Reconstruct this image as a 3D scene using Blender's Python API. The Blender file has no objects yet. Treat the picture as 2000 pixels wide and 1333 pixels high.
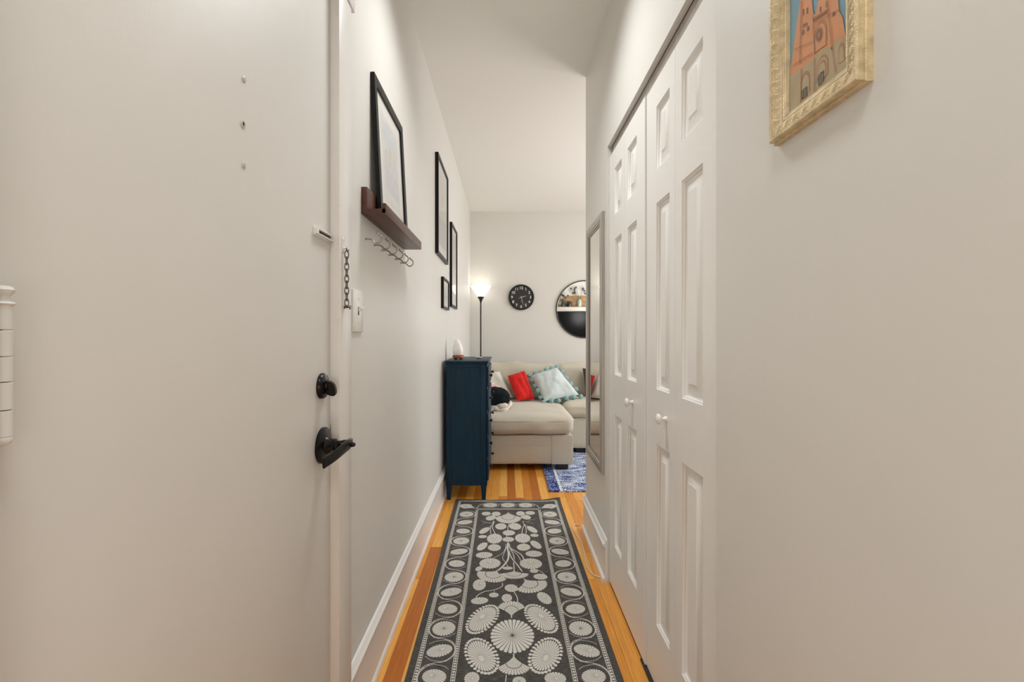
import bpy, bmesh, math, random
from mathutils import Vector, Matrix, noise
random.seed(7)
PI = math.pi
S = bpy.context.scene
C = S.collection
S.view_settings.view_transform = 'Standard'
S.view_settings.look = 'None'
S.view_settings.gamma = 1
S.view_settings.use_curve_mapping = False
S.view_settings.exposure = 0.0

# ------------------------------------------------------------------ materials
def srgb(r, g, b):
    f = lambda c: (c/255/12.92) if c/255 <= .04045 else ((c/255+.055)/1.055)**2.4
    return (f(r), f(g), f(b), 1)
def mat(name, col, rough=.5, metal=0, noise_amt=0, nscale=20, bump=0, bscale=200, bstretch=(1,1,1), spec=.5, emit=None, estr=0, coat=0, sheen=0, nstretch=(1,1,1)):
    m = bpy.data.materials.new(name); m.use_nodes = True
    nt = m.node_tree; p = nt.nodes['Principled BSDF']
    p.inputs['Base Color'].default_value = col
    p.inputs['Roughness'].default_value = rough
    p.inputs['Metallic'].default_value = metal
    p.inputs['Specular IOR Level'].default_value = spec
    p.inputs['Coat Weight'].default_value = coat
    p.inputs['Sheen Weight'].default_value = sheen
    if emit:
        p.inputs['Emission Color'].default_value = emit; p.inputs['Emission Strength'].default_value = estr
    tc = nt.nodes.new('ShaderNodeTexCoord')
    def nz(sc, st, det=4):
        mp = nt.nodes.new('ShaderNodeMapping'); mp.inputs['Scale'].default_value = st
        nt.links.new(tc.outputs['Object'], mp.inputs['Vector'])
        n = nt.nodes.new('ShaderNodeTexNoise'); n.inputs['Scale'].default_value = sc; n.inputs['Detail'].default_value = det
        nt.links.new(mp.outputs[0], n.inputs['Vector']); return n
    if noise_amt:
        n = nz(nscale, nstretch)
        r = nt.nodes.new('ShaderNodeValToRGB')
        r.color_ramp.elements[0].position = .3; r.color_ramp.elements[1].position = .7
        r.color_ramp.elements[0].color = tuple(c*(1-noise_amt) for c in col[:3])+(1,)
        r.color_ramp.elements[1].color = tuple(min(1, c*(1+noise_amt)) for c in col[:3])+(1,)
        nt.links.new(n.outputs[0], r.inputs[0]); nt.links.new(r.outputs[0], p.inputs['Base Color'])
    if bump:
        n = nz(bscale, bstretch, 3)
        b = nt.nodes.new('ShaderNodeBump'); b.inputs['Strength'].default_value = bump; b.inputs['Distance'].default_value = .002
        nt.links.new(n.outputs[0], b.inputs['Height']); nt.links.new(b.outputs[0], p.inputs['Normal'])
    return m
M = {}
WALL = srgb(225, 222, 215)
M['wall'] = mat('wall_paint', WALL, .42, bump=.16, bscale=60, noise_amt=.01, nscale=3)
M['ceiling'] = mat('ceiling_paint', srgb(244, 242, 236), .8, bump=.1, bscale=80)
M['door_paint'] = mat('entry_door_paint', srgb(226, 222, 215), .48, bump=.3, bscale=45, bstretch=(1, 1, .5), noise_amt=.012, nscale=4)
M['trim'] = mat('trim_paint', srgb(234, 230, 224), .33, bump=.15, bscale=40, noise_amt=.015, nscale=8)
M['white_trim'] = mat('white_trim_paint', srgb(236, 233, 228), .3, bump=.1, bscale=40)
M['closet'] = mat('closet_door_paint', srgb(243, 240, 234), .27, bump=.3, bscale=60, bstretch=(8, 8, .8))
M['black'] = mat('matte_black', srgb(24, 24, 25), .35, noise_amt=.15, nscale=40)
M['frame_black'] = mat('black_frame', srgb(13, 13, 14), .38, bump=.03, spec=.25)
M['bronze'] = mat('oil_rubbed_black_metal', srgb(30, 28, 26), .28, metal=.6, noise_amt=.2, nscale=60)
M['steel'] = mat('brushed_nickel', srgb(165, 160, 152), .3, metal=1)
M['chain'] = mat('dull_chain_metal', srgb(110, 102, 90), .35, metal=1, noise_amt=.3, nscale=200)
M['walnut'] = mat('walnut_stain', srgb(80, 44, 32), .35, noise_amt=.25, nscale=12, nstretch=(8, 1, 8), bump=.1)
M['paper'] = mat('mat_board', srgb(240, 238, 233), .8)
M['plastic'] = mat('white_plastic', srgb(240, 237, 231), .25)
M['dark_gap'] = mat('dark_slot', srgb(52, 48, 44), .6)
M['blue_wood'] = mat('navy_blue_wood', srgb(10, 45, 64), .45, spec=.25, noise_amt=.28, nscale=9, nstretch=(6, 6, .5), bump=.12, bscale=50)
M['cream_yarn'] = mat('cream_yarn', srgb(216, 212, 203), .95, noise_amt=.1, nscale=300, nstretch=(.3, 3, 1), bump=.3, bscale=500)
M['sofa'] = mat('beige_upholstery', srgb(202, 194, 176), .95, noise_amt=.06, nscale=120, bump=.4, bscale=500, sheen=.2)
M['sofa_piping'] = mat('beige_piping', srgb(205, 195, 178), .9)
M['feet'] = mat('dark_sofa_feet', srgb(26, 22, 22), .6)
M['red'] = mat('red_fabric', srgb(214, 30, 26), .9, noise_amt=.12, nscale=60, bump=.3, bscale=400)
M['dark_thread'] = mat('dark_thread', srgb(90, 20, 25), .9)
M['pale_blue'] = mat('pale_blue_cotton', srgb(206, 216, 215), .95, noise_amt=.05, nscale=80, nstretch=(1, 1, 6), bump=.4, bscale=300)
M['teal'] = mat('teal_yarn', srgb(146, 186, 190), .95, noise_amt=.35, nscale=120, bump=.9, bscale=250)
M['ivory'] = mat('ivory_cotton', srgb(222, 220, 210), .95, noise_amt=.04, nscale=60, bump=.3, bscale=300)
M['brown'] = mat('dark_brown_fabric', srgb(72, 62, 54), .95, bump=.3)
M['velvet'] = mat('dark_green_plush', srgb(10, 22, 24), .9, noise_amt=.5, nscale=25, bump=.5, bscale=150, spec=.2)
M['sherpa'] = mat('cream_sherpa', srgb(226, 214, 200), .98, bump=1, bscale=180)
M['mirror'] = mat('mirror_glass', (.9, .9, .89, 1), .01, metal=1)
M['silver'] = mat('silver_frame', srgb(178, 171, 162), .32, metal=.45, noise_amt=.12, nscale=30, nstretch=(1, 1, .1))
M['silver_dark'] = mat('silver_groove', srgb(95, 88, 82), .4, metal=.4)
M['bulb_glass'] = mat('lit_frosted_shade', (1, .97, .9, 1), .4, emit=(1, .95, .88, 1), estr=1.15)
M['lamp_pole'] = mat('bronze_lamp_metal', srgb(62, 56, 52), .35, metal=.5)
M['salt'] = mat('pale_salt_crystal', srgb(238, 232, 226), .35, noise_amt=.06, nscale=25, bump=.8, bscale=30, emit=(1, .9, .84, 1), estr=.08)
M['orange_wood'] = mat('orange_wood', srgb(176, 92, 46), .35, noise_amt=.2, nscale=20)
M['cord'] = mat('cream_cord', srgb(226, 208, 180), .5)
M['charcoal_mat'] = mat('charcoal_mat', srgb(52, 54, 55), .95, noise_amt=.4, nscale=200, bump=.8, bscale=300)
M['screen'] = mat('tv_screen', srgb(5, 5, 6), .25, spec=.12)
M['shelf_white'] = mat('greige_shelf', srgb(205, 198, 188), .5)
M['pallet'] = mat('reclaimed_wood', srgb(178, 140, 98), .7, noise_amt=.35, nscale=9, nstretch=(1, 1, 7))
M['green_glass'] = mat('dark_green_glass', srgb(38, 62, 56), .15)
M['navy_jar'] = mat('dark_navy_jar', srgb(32, 40, 52), .2)
M['clear_glass'] = mat('pale_green_glass', srgb(170, 190, 178), .1)
M['dried'] = mat('dried_flowers', srgb(120, 112, 108), .9, noise_amt=.3, nscale=50)
M['stem'] = mat('dried_stem', srgb(105, 120, 90), .9)
M['white_num'] = mat('white_numeral', srgb(238, 236, 230), .5)
M['clock_face'] = mat('clock_face', srgb(34, 33, 33), .5)
M['screw'] = mat('painted_screw', srgb(206, 200, 192), .4, bump=.3)
M['pane'] = mat('daylit_pane', (.8, .88, 1, 1), .3, emit=(.9, .95, 1, 1), estr=2)

def glass_mat():
    m = bpy.data.materials.new('picture_glass'); m.use_nodes = True; nt = m.node_tree
    nt.nodes.remove(nt.nodes['Principled BSDF'])
    o = nt.nodes['Material Output']; mx = nt.nodes.new('ShaderNodeMixShader'); fr = nt.nodes.new('ShaderNodeFresnel'); fr.inputs[0].default_value = 1.4
    ge = nt.nodes.new('ShaderNodeNewGeometry'); ior = nt.nodes.new('ShaderNodeMapRange'); ior.inputs[3].default_value = 1.28; ior.inputs[4].default_value = 1/1.28
    nt.links.new(ge.outputs['Backfacing'], ior.inputs[0]); nt.links.new(ior.outputs[0], fr.inputs[0])
    t = nt.nodes.new('ShaderNodeBsdfTransparent'); g = nt.nodes.new('ShaderNodeBsdfGlossy'); g.inputs['Roughness'].default_value = .03
    nt.links.new(fr.outputs[0], mx.inputs[0]); nt.links.new(t.outputs[0], mx.inputs[1]); nt.links.new(g.outputs[0], mx.inputs[2])
    nt.links.new(mx.outputs[0], o.inputs[0]); return m
M['glass'] = glass_mat()

def floor_mat():
    m = bpy.data.materials.new('oak_strip_floor'); m.use_nodes = True; nt = m.node_tree
    p = nt.nodes['Principled BSDF']; L = nt.links.new
    tc = nt.nodes.new('ShaderNodeTexCoord'); sp = nt.nodes.new('ShaderNodeSeparateXYZ'); L(tc.outputs['Object'], sp.inputs[0])
    def mth(op, a, b=None):
        n = nt.nodes.new('ShaderNodeMath'); n.operation = op
        for i, v in enumerate((a, b)):
            if v is None: continue
            if isinstance(v, (int, float)): n.inputs[i].default_value = v
            else: L(v, n.inputs[i])
        return n.outputs[0]
    W, LEN = .062, 1.15
    xs = mth('ADD', mth('DIVIDE', sp.outputs[0], W), 40.35)
    row = mth('FLOOR', xs)
    wn = nt.nodes.new('ShaderNodeTexWhiteNoise'); wn.noise_dimensions = '1D'; L(row, wn.inputs['W'])
    ys = mth('ADD', mth('DIVIDE', sp.outputs[1], LEN), mth('MULTIPLY', wn.outputs[0], 7.3))
    pl = mth('FLOOR', ys)
    wn2 = nt.nodes.new('ShaderNodeTexWhiteNoise'); wn2.noise_dimensions = '2D'
    cb = nt.nodes.new('ShaderNodeCombineXYZ'); L(row, cb.inputs[0]); L(pl, cb.inputs[1]); L(cb.outputs[0], wn2.inputs['Vector'])
    ramp = nt.nodes.new('ShaderNodeValToRGB'); cr = ramp.color_ramp
    cr.elements[0].position = 0; cr.elements[0].color = srgb(186, 104, 32)
    cr.elements[1].position = 1; cr.elements[1].color = srgb(248, 184, 90)
    e = cr.elements.new(.45); e.color = srgb(226, 148, 54)
    L(wn2.outputs[0], ramp.inputs[0])
    mp = nt.nodes.new('ShaderNodeMapping'); mp.inputs['Scale'].default_value = (60, 2.2, 1)
    av = nt.nodes.new('ShaderNodeVectorMath'); av.operation = 'ADD'; L(tc.outputs['Object'], av.inputs[0]); L(wn2.outputs[1], av.inputs[1])
    L(av.outputs[0], mp.inputs['Vector'])
    gn = nt.nodes.new('ShaderNodeTexNoise'); gn.inputs['Scale'].default_value = 2.5; gn.inputs['Detail'].default_value = 6; gn.inputs['Distortion'].default_value = .6
    L(mp.outputs[0], gn.inputs['Vector'])
    mr = nt.nodes.new('ShaderNodeMapRange'); mr.inputs[1].default_value = .25; mr.inputs[2].default_value = .75; mr.inputs[3].default_value = .78; mr.inputs[4].default_value = 1.15
    L(gn.outputs[0], mr.inputs[0])
    mul = nt.nodes.new('ShaderNodeMix'); mul.data_type = 'RGBA'; mul.blend_type = 'MULTIPLY'; mul.inputs[0].default_value = 1
    L(ramp.outputs[0], mul.inputs[6]); L(mr.outputs[0], mul.inputs[7])
    # dark joints
    fx = mth('FRACT', xs); fy = mth('FRACT', ys)
    ex = mth('MINIMUM', fx, mth('SUBTRACT', 1, fx)); ey = mth('MINIMUM', fy, mth('SUBTRACT', 1, fy))
    jx = mth('LESS_THAN', ex, .013); jy = mth('LESS_THAN', ey, .0009)
    j = mth('MAXIMUM', jx, jy)
    mj = nt.nodes.new('ShaderNodeMix'); mj.data_type = 'RGBA'; L(mth('MULTIPLY', j, .75), mj.inputs[0])
    L(mul.outputs[2], mj.inputs[6]); mj.inputs[7].default_value = srgb(70, 34, 14)
    L(mj.outputs[2], p.inputs['Base Color'])
    p.inputs['Roughness'].default_value = .32
    b = nt.nodes.new('ShaderNodeBump'); b.inputs['Strength'].default_value = .25; b.inputs['Distance'].default_value = .001; b.invert = True
    L(j, b.inputs['Height']); L(b.outputs[0], p.inputs['Normal'])
    return m
M['floor'] = floor_mat()

def weave_mat(name, c1, c2):
    m = bpy.data.materials.new(name); m.use_nodes = True; nt = m.node_tree; p = nt.nodes['Principled BSDF']; L = nt.links.new
    tc = nt.nodes.new('ShaderNodeTexCoord'); mp = nt.nodes.new('ShaderNodeMapping'); mp.inputs['Scale'].default_value = (40, 480, 1)
    L(tc.outputs['Object'], mp.inputs['Vector'])
    n = nt.nodes.new('ShaderNodeTexNoise'); n.inputs['Scale'].default_value = 1; n.inputs['Detail'].default_value = 3; L(mp.outputs[0], n.inputs['Vector'])
    r = nt.nodes.new('ShaderNodeValToRGB'); r.color_ramp.elements[0].position = .35; r.color_ramp.elements[1].position = .68
    r.color_ramp.elements[0].color = c1; r.color_ramp.elements[1].color = c2
    L(n.outputs[0], r.inputs[0]); L(r.outputs[0], p.inputs['Base Color']); p.inputs['Roughness'].default_value = .9
    b = nt.nodes.new('ShaderNodeBump'); b.inputs['Strength'].default_value = .3; b.inputs['Distance'].default_value = .001
    L(n.outputs[0], b.inputs['Height']); L(b.outputs[0], p.inputs['Normal']); return m
M['rug'] = weave_mat('charcoal_weave', srgb(46, 44, 42), srgb(96, 93, 88))
M['rug_edge'] = mat('rug_binding', srgb(56, 56, 56), .9, bump=.3)

def bluerug_mat():
    m = bpy.data.materials.new('blue_shag'); m.use_nodes = True; nt = m.node_tree; p = nt.nodes['Principled BSDF']; L = nt.links.new
    tc = nt.nodes.new('ShaderNodeTexCoord')
    def nz(sc, st, d=5):
        mp = nt.nodes.new('ShaderNodeMapping'); mp.inputs['Scale'].default_value = st; L(tc.outputs['Object'], mp.inputs['Vector'])
        n = nt.nodes.new('ShaderNodeTexNoise'); n.inputs['Scale'].default_value = sc; n.inputs['Detail'].default_value = d; L(mp.outputs[0], n.inputs['Vector']); return n.outputs[0]
    a = nz(9, (1, 2.4, 1)); b = nz(110, (1, .8, 1), 3)
    bb = nt.nodes.new('ShaderNodeMath'); bb.operation = 'MULTIPLY_ADD'; L(b, bb.inputs[0]); bb.inputs[1].default_value = 1.9; bb.inputs[2].default_value = -.45
    s = nt.nodes.new('ShaderNodeMath'); s.operation = 'ADD'; L(a, s.inputs[0]); L(bb.outputs[0], s.inputs[1])
    # border: more blue near the left edge (object x is measured from the rug's corner)
    sx = nt.nodes.new('ShaderNodeSeparateXYZ'); L(tc.outputs['Object'], sx.inputs[0])
    lt = nt.nodes.new('ShaderNodeMath'); lt.operation = 'LESS_THAN'; L(sx.outputs[0], lt.inputs[0]); lt.inputs[1].default_value = .085
    mm = nt.nodes.new('ShaderNodeMath'); mm.operation = 'MULTIPLY'; L(lt.outputs[0], mm.inputs[0]); mm.inputs[1].default_value = -.16
    s2 = nt.nodes.new('ShaderNodeMath'); s2.operation = 'ADD'; L(s.outputs[0], s2.inputs[0]); L(mm.outputs[0], s2.inputs[1])
    cmp_ = nt.nodes.new('ShaderNodeMath'); cmp_.operation = 'COMPARE'; L(sx.outputs[0], cmp_.inputs[0]); cmp_.inputs[1].default_value = .095; cmp_.inputs[2].default_value = .011
    m3 = nt.nodes.new('ShaderNodeMath'); m3.operation = 'MULTIPLY'; L(cmp_.outputs[0], m3.inputs[0]); m3.inputs[1].default_value = .25
    s3 = nt.nodes.new('ShaderNodeMath'); s3.operation = 'ADD'; L(s2.outputs[0], s3.inputs[0]); L(m3.outputs[0], s3.inputs[1])
    r = nt.nodes.new('ShaderNodeValToRGB'); cr = r.color_ramp
    cr.elements[0].position = .86; cr.elements[0].color = srgb(26, 40, 108)
    cr.elements[1].position = 1.0; cr.elements[1].color = srgb(62, 92, 176)
    # the ramp only takes 0..1, so halve the sum
    h = nt.nodes.new('ShaderNodeMath'); h.operation = 'MULTIPLY'; h.inputs[1].default_value = .5; L(s3.outputs[0], h.inputs[0])
    cr.elements[0].position = .42; cr.elements[1].position = .495
    e = cr.elements.new(.52); e.color = srgb(200, 214, 234)
    e = cr.elements.new(.58); e.color = srgb(228, 234, 238)
    L(h.outputs[0], r.inputs[0]); L(r.outputs[0], p.inputs['Base Color']); p.inputs['Roughness'].default_value = .95
    bp = nt.nodes.new('ShaderNodeBump'); bp.inputs['Strength'].default_value = 1; bp.inputs['Distance'].default_value = .006
    L(b, bp.inputs['Height']); L(bp.outputs[0], p.inputs['Normal']); return m
M['blue_rug'] = bluerug_mat()

# ------------------------------------------------------------------ mesh helpers
def BM(): return bmesh.new()
def poly(bm, pts, mi=0, flip=False):
    vs = [bm.verts.new(p) for p in (reversed(pts) if flip else pts)]
    f = bm.faces.new(vs); f.material_index = mi; return f
def box(bm, x0, x1, y0, y1, z0, z1, mi=0, bev=0, mx=None):
    v = [bm.verts.new((x, y, z)) for x in (x0, x1) for y in (y0, y1) for z in (z0, z1)]
    fs = [(0,1,3,2), (4,6,7,5), (0,4,5,1), (2,3,7,6), (0,2,6,4), (1,5,7,3)]
    nf = [bm.faces.new([v[i] for i in f]) for f in fs]
    for f in nf: f.material_index = mi
    if bev:
        es = list({e for f in nf for e in f.edges})
        r = bmesh.ops.bevel(bm, geom=es, offset=bev, segments=2, profile=.5, affect='EDGES')
        for f in r['faces']: f.material_index = mi
        v = list({vv for f in r['faces'] for vv in f.verts} | {vv for vv in v if vv.is_valid})
    if mx: bmesh.ops.transform(bm, matrix=mx, verts=[a for a in v if a.is_valid])
    return v
def lathe(bm, prof, center, axis='z', n=32, mi=0, caps=True, sx=1):
    """prof: list of (radius, height); axis z, x or y"""
    c = Vector(center); rings = []
    for r, h in prof:
        ring = []
        for k in range(n):
            a = 2*PI*k/n; p, q = r*math.cos(a), r*math.sin(a)
            d = {'z': (p, q*sx, h), 'x': (h, p, q*sx), 'y': (p, h, q*sx)}[axis]
            ring.append(bm.verts.new(c+Vector(d)))
        rings.append(ring)
    for a, b in zip(rings, rings[1:]):
        for k in range(n):
            f = bm.faces.new((a[k], a[(k+1) % n], b[(k+1) % n], b[k])); f.material_index = mi; f.smooth = True
    if caps:
        for ring in (rings[0], rings[-1]):
            try: f = bm.faces.new(ring); f.material_index = mi
            except ValueError: pass
    return rings
def catmull(pts, k=6):
    P = [Vector(p) for p in pts]; P = [P[0]*2-P[1]]+P+[P[-1]*2-P[-2]]; out = []
    for i in range(1, len(P)-2):
        a, b, c, d = P[i-1:i+3]
        for j in range(k):
            t = j/k; out.append(.5*((2*b)+(c-a)*t+(2*a-5*b+4*c-d)*t*t+(3*b-a-3*c+d)*t**3))
    out.append(P[-2]); return out
def tube(bm, pts, r, n=8, mi=0, smooth=0, closed=False, rf=None, flat=1):
    P = catmull(pts, smooth) if smooth else [Vector(p) for p in pts]
    rings = []; N = len(P); ref = None
    for i in range(N):
        if closed: t = (P[(i+1) % N]-P[i-1]).normalized()
        else: t = (P[min(i+1, N-1)]-P[max(i-1, 0)]).normalized()
        if ref is None:
            ref = Vector((0, 0, 1)) if abs(t.z) < .9 else Vector((1, 0, 0))
        u = t.cross(ref).normalized(); w = u.cross(t).normalized(); ref = w
        rr = r*(rf(i/(N-1)) if rf else 1)
        rings.append([bm.verts.new(P[i]+u*rr*math.cos(2*PI*k/n)+w*rr*flat*math.sin(2*PI*k/n)) for k in range(n)])
    rng = range(N if closed else N-1)
    for i in rng:
        a, b = rings[i], rings[(i+1) % N]
        for k in range(n):
            f = bm.faces.new((a[k], a[(k+1) % n], b[(k+1) % n], b[k])); f.smooth = True; f.material_index = mi
    if not closed:
        for rg in (rings[0], rings[-1]): f = bm.faces.new(rg); f.material_index = mi
def ball(bm, c, r, sub=2, mi=0, sc=(1, 1, 1), bumpy=0):
    ret = bmesh.ops.create_icosphere(bm, subdivisions=sub, radius=1)
    for v in ret['verts']:
        k = 1+(bumpy*noise.noise(v.co*3.1+Vector(c)*37) if bumpy else 0)
        v.co = Vector(c)+Vector((v.co.x*r*sc[0], v.co.y*r*sc[1], v.co.z*r*sc[2]))*k
    for v in ret['verts']:
        for f in v.link_faces: f.smooth = True; f.material_index = mi
def rbox(bm, x0, x1, y0, y1, z0, z1, r, puff=(0, 0, 0), n=14, mi=0, wr=0, seed=0, mx=None):
    """soft rounded box: puff bulges the faces outwards"""
    V = {}; fs_ = []
    def gv_(i, j, k):
        if (i, j, k) not in V: V[(i, j, k)] = bm.verts.new((-1+2*i/n, -1+2*j/n, -1+2*k/n))
        return V[(i, j, k)]
    for i in range(n):
        for j in range(n):
            for s_ in (0, n):
                fs_.append(bm.faces.new((gv_(s_, i, j), gv_(s_, i+1, j), gv_(s_, i+1, j+1), gv_(s_, i, j+1))))
                fs_.append(bm.faces.new((gv_(i, s_, j), gv_(i+1, s_, j), gv_(i+1, s_, j+1), gv_(i, s_, j+1))))
                fs_.append(bm.faces.new((gv_(i, j, s_), gv_(i+1, j, s_), gv_(i+1, j+1, s_), gv_(i, j+1, s_))))
    allv = list(V.values())
    c = Vector(((x0+x1)/2, (y0+y1)/2, (z0+z1)/2)); h = Vector(((x1-x0)/2, (y1-y0)/2, (z1-z0)/2))
    for v in allv:
        # more rows near the edges
        q = Vector([math.copysign(1-(1-abs(t))**1.6, t) for t in v.co])
        p = Vector([q[i]*h[i] for i in range(3)])
        inner = Vector([max(-(h[i]-r), min(h[i]-r, p[i])) for i in range(3)])
        d = p-inner
        if d.length > 1e-9:
            # keep on rounded surface
            d = d.normalized()*r if max(abs(t) for t in v.co) > .999 else d
        p = inner+d
        b = Vector((puff[0]*math.copysign(1, p.x)*(abs(p.x)/h.x)**4*max(0, 1-(p.y/h.y)**2)*max(0, 1-(p.z/h.z)**2),
                    puff[1]*math.copysign(1, p.y)*(abs(p.y)/h.y)**4*max(0, 1-(p.x/h.x)**2)*max(0, 1-(p.z/h.z)**2),
                    puff[2]*math.copysign(1, p.z)*(abs(p.z)/h.z)**4*max(0, 1-(p.x/h.x)**2)*max(0, 1-(p.y/h.y)**2)))
        w = Vector((0, 0, 0))
        if wr:
            w = Vector((noise.noise(p*7+Vector((seed, 0, 0))), noise.noise(p*7+Vector((0, seed, 5))), noise.noise(p*7+Vector((9, 0, seed)))))*wr
            w += Vector((0, 1, .6))*noise.noise(Vector((p.x*20+seed, p.y*6, p.z*5)))*wr*.45
        v.co = c+p+b+w
        if mx: v.co = mx @ v.co
    for f in fs_: f.smooth = True; f.material_index = mi
def extrude_profile(bm, prof, p0, p1, out, mi=0):
    """prof (d,z) swept straight from p0 to p1 (xy), out = unit xy direction of depth"""
    a, b = [], []
    for d, z in prof:
        a.append(bm.verts.new((p0[0]+out[0]*d, p0[1]+out[1]*d, z)))
        b.append(bm.verts.new((p1[0]+out[0]*d, p1[1]+out[1]*d, z)))
    n = len(prof)
    for i in range(n-1):
        f = bm.faces.new((a[i], a[i+1], b[i+1], b[i])); f.material_index = mi
    bm.faces.new(a); bm.faces.new(b)
    bm.faces.new((a[0], b[0], b[-1], a[-1]))

# ------------------------------------------------------------------ object helpers
def world_origin(o):
    p = Vector((0, 0, 0))
    while o: p += o.location; o = o.parent
    return p
def obj(name, bm, mats, parent=None, recalc=True, smooth=None):
    if recalc: bmesh.ops.recalc_face_normals(bm, faces=bm.faces)
    me = bpy.data.meshes.new(name)
    if parent is None:
        xs = [v.co for v in bm.verts]
        org = Vector(((min(v.x for v in xs)+max(v.x for v in xs))/2, (min(v.y for v in xs)+max(v.y for v in xs))/2, min(v.z for v in xs)))
    else: org = world_origin(parent)
    bmesh.ops.translate(bm, verts=bm.verts, vec=-org)
    bm.to_mesh(me); bm.free()
    me.set_sharp_from_angle(angle=math.radians(38))
    o = bpy.data.objects.new(name, me); C.objects.link(o)
    if parent: o.parent = parent
    else: o.location = org
    for m in (mats if isinstance(mats, (list, tuple)) else [mats]): me.materials.append(m)
    return o
def tag(o, label, cat, group=None, kind=None):
    o['label'] = label; o['category'] = cat
    if group: o['group'] = group
    if kind: o['kind'] = kind
    return o
def thing(name, label, cat, loc, group=None, kind=None):
    o = bpy.data.objects.new(name, None); C.objects.link(o); o.location = loc; o.empty_display_size = .05
    return tag(o, label, cat, group, kind)
def dup(root, loc, label, group=None):
    r = root.copy(); C.objects.link(r); r.location = loc; r['label'] = label
    if group: r['group'] = group
    for ch in list(root.children):
        c = ch.copy(); C.objects.link(c); c.parent = r
        for g in list(ch.children):
            d = g.copy(); C.objects.link(d); d.parent = c
    return r

# ------------------------------------------------------------------ dimensions (metres)
A, B, H = -.472, .488, 2.80          # hall walls left and right, ceiling height
YB = 5.94                            # back wall
YC = 2.85                            # end of the right-hand hall wall
YN = -1.3                            # wall behind the photographer
XR = 3.3                             # right wall of the living room
F = 900.0; HE = 1.2                  # focal length in pixels, eye height
def floor_at(px, py, z=0):
    y = F*(HE-z)/(py-656); return ((px-990)/F*y, y)

# ------------------------------------------------------------------ shell
bm = BM(); box(bm, A-.15, XR+.1, YN-.1, YB+.1, -.1, 0)
tag(obj('floor', bm, M['floor']), 'orange-brown oak strip floor running down the hall', 'floor', kind='structure')
bm = BM(); box(bm, A-.15, XR+.1, YN-.1, YB+.1, H, H+.1)
tag(obj('ceiling', bm, M['ceiling']), 'smooth off-white ceiling', 'ceiling', kind='structure')
bm = BM()
box(bm, A-.12, A, YN, .41, 0, H); box(bm, A-.12, A, 1.222, YB, 0, H); box(bm, A-.12, A, .41, 1.222, 2.135, H)
tag(obj('wall_left', bm, M['wall']), 'left hall wall with the hanging frames', 'wall', kind='structure')
bm = BM()
box(bm, B, B+.1, YN, 1.074, 0, H); box(bm, B, B+.1, 2.235, YC, 0, H); box(bm, B, B+.1, 1.074, 2.235, 2.115, H)
tag(obj('wall_right', bm, M['wall']), 'right hall wall around the closet opening', 'wall', kind='structure')
bm = BM(); box(bm, A-.12, XR+.1, YB, YB+.1, 0, H)
tag(obj('wall_back', bm, M['wall']), 'far wall of the living room behind the sofa', 'wall', kind='structure')
bm = BM(); box(bm, A-.12, XR+.1, YN-.1, YN, 0, H)
tag(obj('wall_front', bm, M['wall']), 'wall behind the photographer', 'wall', kind='structure')
bm = BM(); box(bm, B+.1, XR, YC-.1, YC, 0, H)
tag(obj('wall_partition', bm, M['wall']), 'living room wall that carries the television', 'wall', kind='structure')
bm = BM()     # right wall of the living room, with a window opening
box(bm, XR, XR+.1, YN, 3.3, 0, H); box(bm, XR, XR+.1, 5.4, YB, 0, H); box(bm, XR, XR+.1, 3.3, 5.4, 0, .7); box(bm, XR, XR+.1, 3.3, 5.4, 2.3, H)
tag(obj('wall_far_right', bm, M['wall']), 'window wall of the living room', 'wall', kind='structure')
win = thing('window_1', 'daylit window in the right wall of the living room', 'window', (XR, 4.35, .7), kind='structure')
bm = BM()
for y in (3.3, 4.32, 5.34): box(bm, XR-.01, XR+.05, y, y+.06, .7, 2.3)
for z in (.7, 1.47, 2.24): box(bm, XR-.008, XR+.048, 3.3, 5.4, z, z+.06)
obj('window_frame', bm, M['white_trim'], win)
bm = BM(); box(bm, XR+.06, XR+.064, 3.3, 5.4, .7, 2.3); obj('window_pane', bm, M['pane'], win)
# closet inside
bm = BM()
box(bm, 1.12, 1.16, .95, 2.4, 0, H); box(bm, B+.1, 1.12, .95, 1.0, 0, H); box(bm, B+.1, 1.12, 2.32, 2.36, 0, H)
tag(obj('wall_closet', bm, M['wall']), 'inner walls of the closet', 'wall', kind='structure')

# baseboards
PF = [(0, 0), (.020, 0), (.020, .010), (.018, .018), (.012, .024), (.012, .172), (.017, .176), (.018, .184), (.015, .189), (.011, .192), (.008, .202), (.003, .207), (0, .208)]
bm = BM(); extrude_profile(bm, PF, (A, 1.315), (A, YB), (1, 0)); 
tag(obj('baseboard_left', bm, M['white_trim']), 'tall white moulded baseboard along the left wall', 'baseboard', kind='structure')
PR = [(d*1.25 if d > .015 else d, z) for d, z in PF]
bm = BM(); extrude_profile(bm, PR, (B, 2.235), (B, YC+.02), (-1, 0)); extrude_profile(bm, PF, (B-.01, YC), (XR, YC), (0, 1))
tag(obj('baseboard_right', bm, M['white_trim']), 'short white moulded baseboard between closet and hall corner', 'baseboard', kind='structure')
bm = BM(); extrude_profile(bm, PF, (A, YB), (XR, YB), (0, -1))
tag(obj('baseboard_back', bm, M['white_trim']), 'white baseboard behind the sofa', 'baseboard', kind='structure')
bm = BM(); extrude_profile(bm, PF, (B, YN), (B, 1.074), (-1, 0))
tag(obj('baseboard_near_right', bm, M['white_trim']), 'white baseboard under the gilt picture', 'baseboard', kind='structure')

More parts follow.
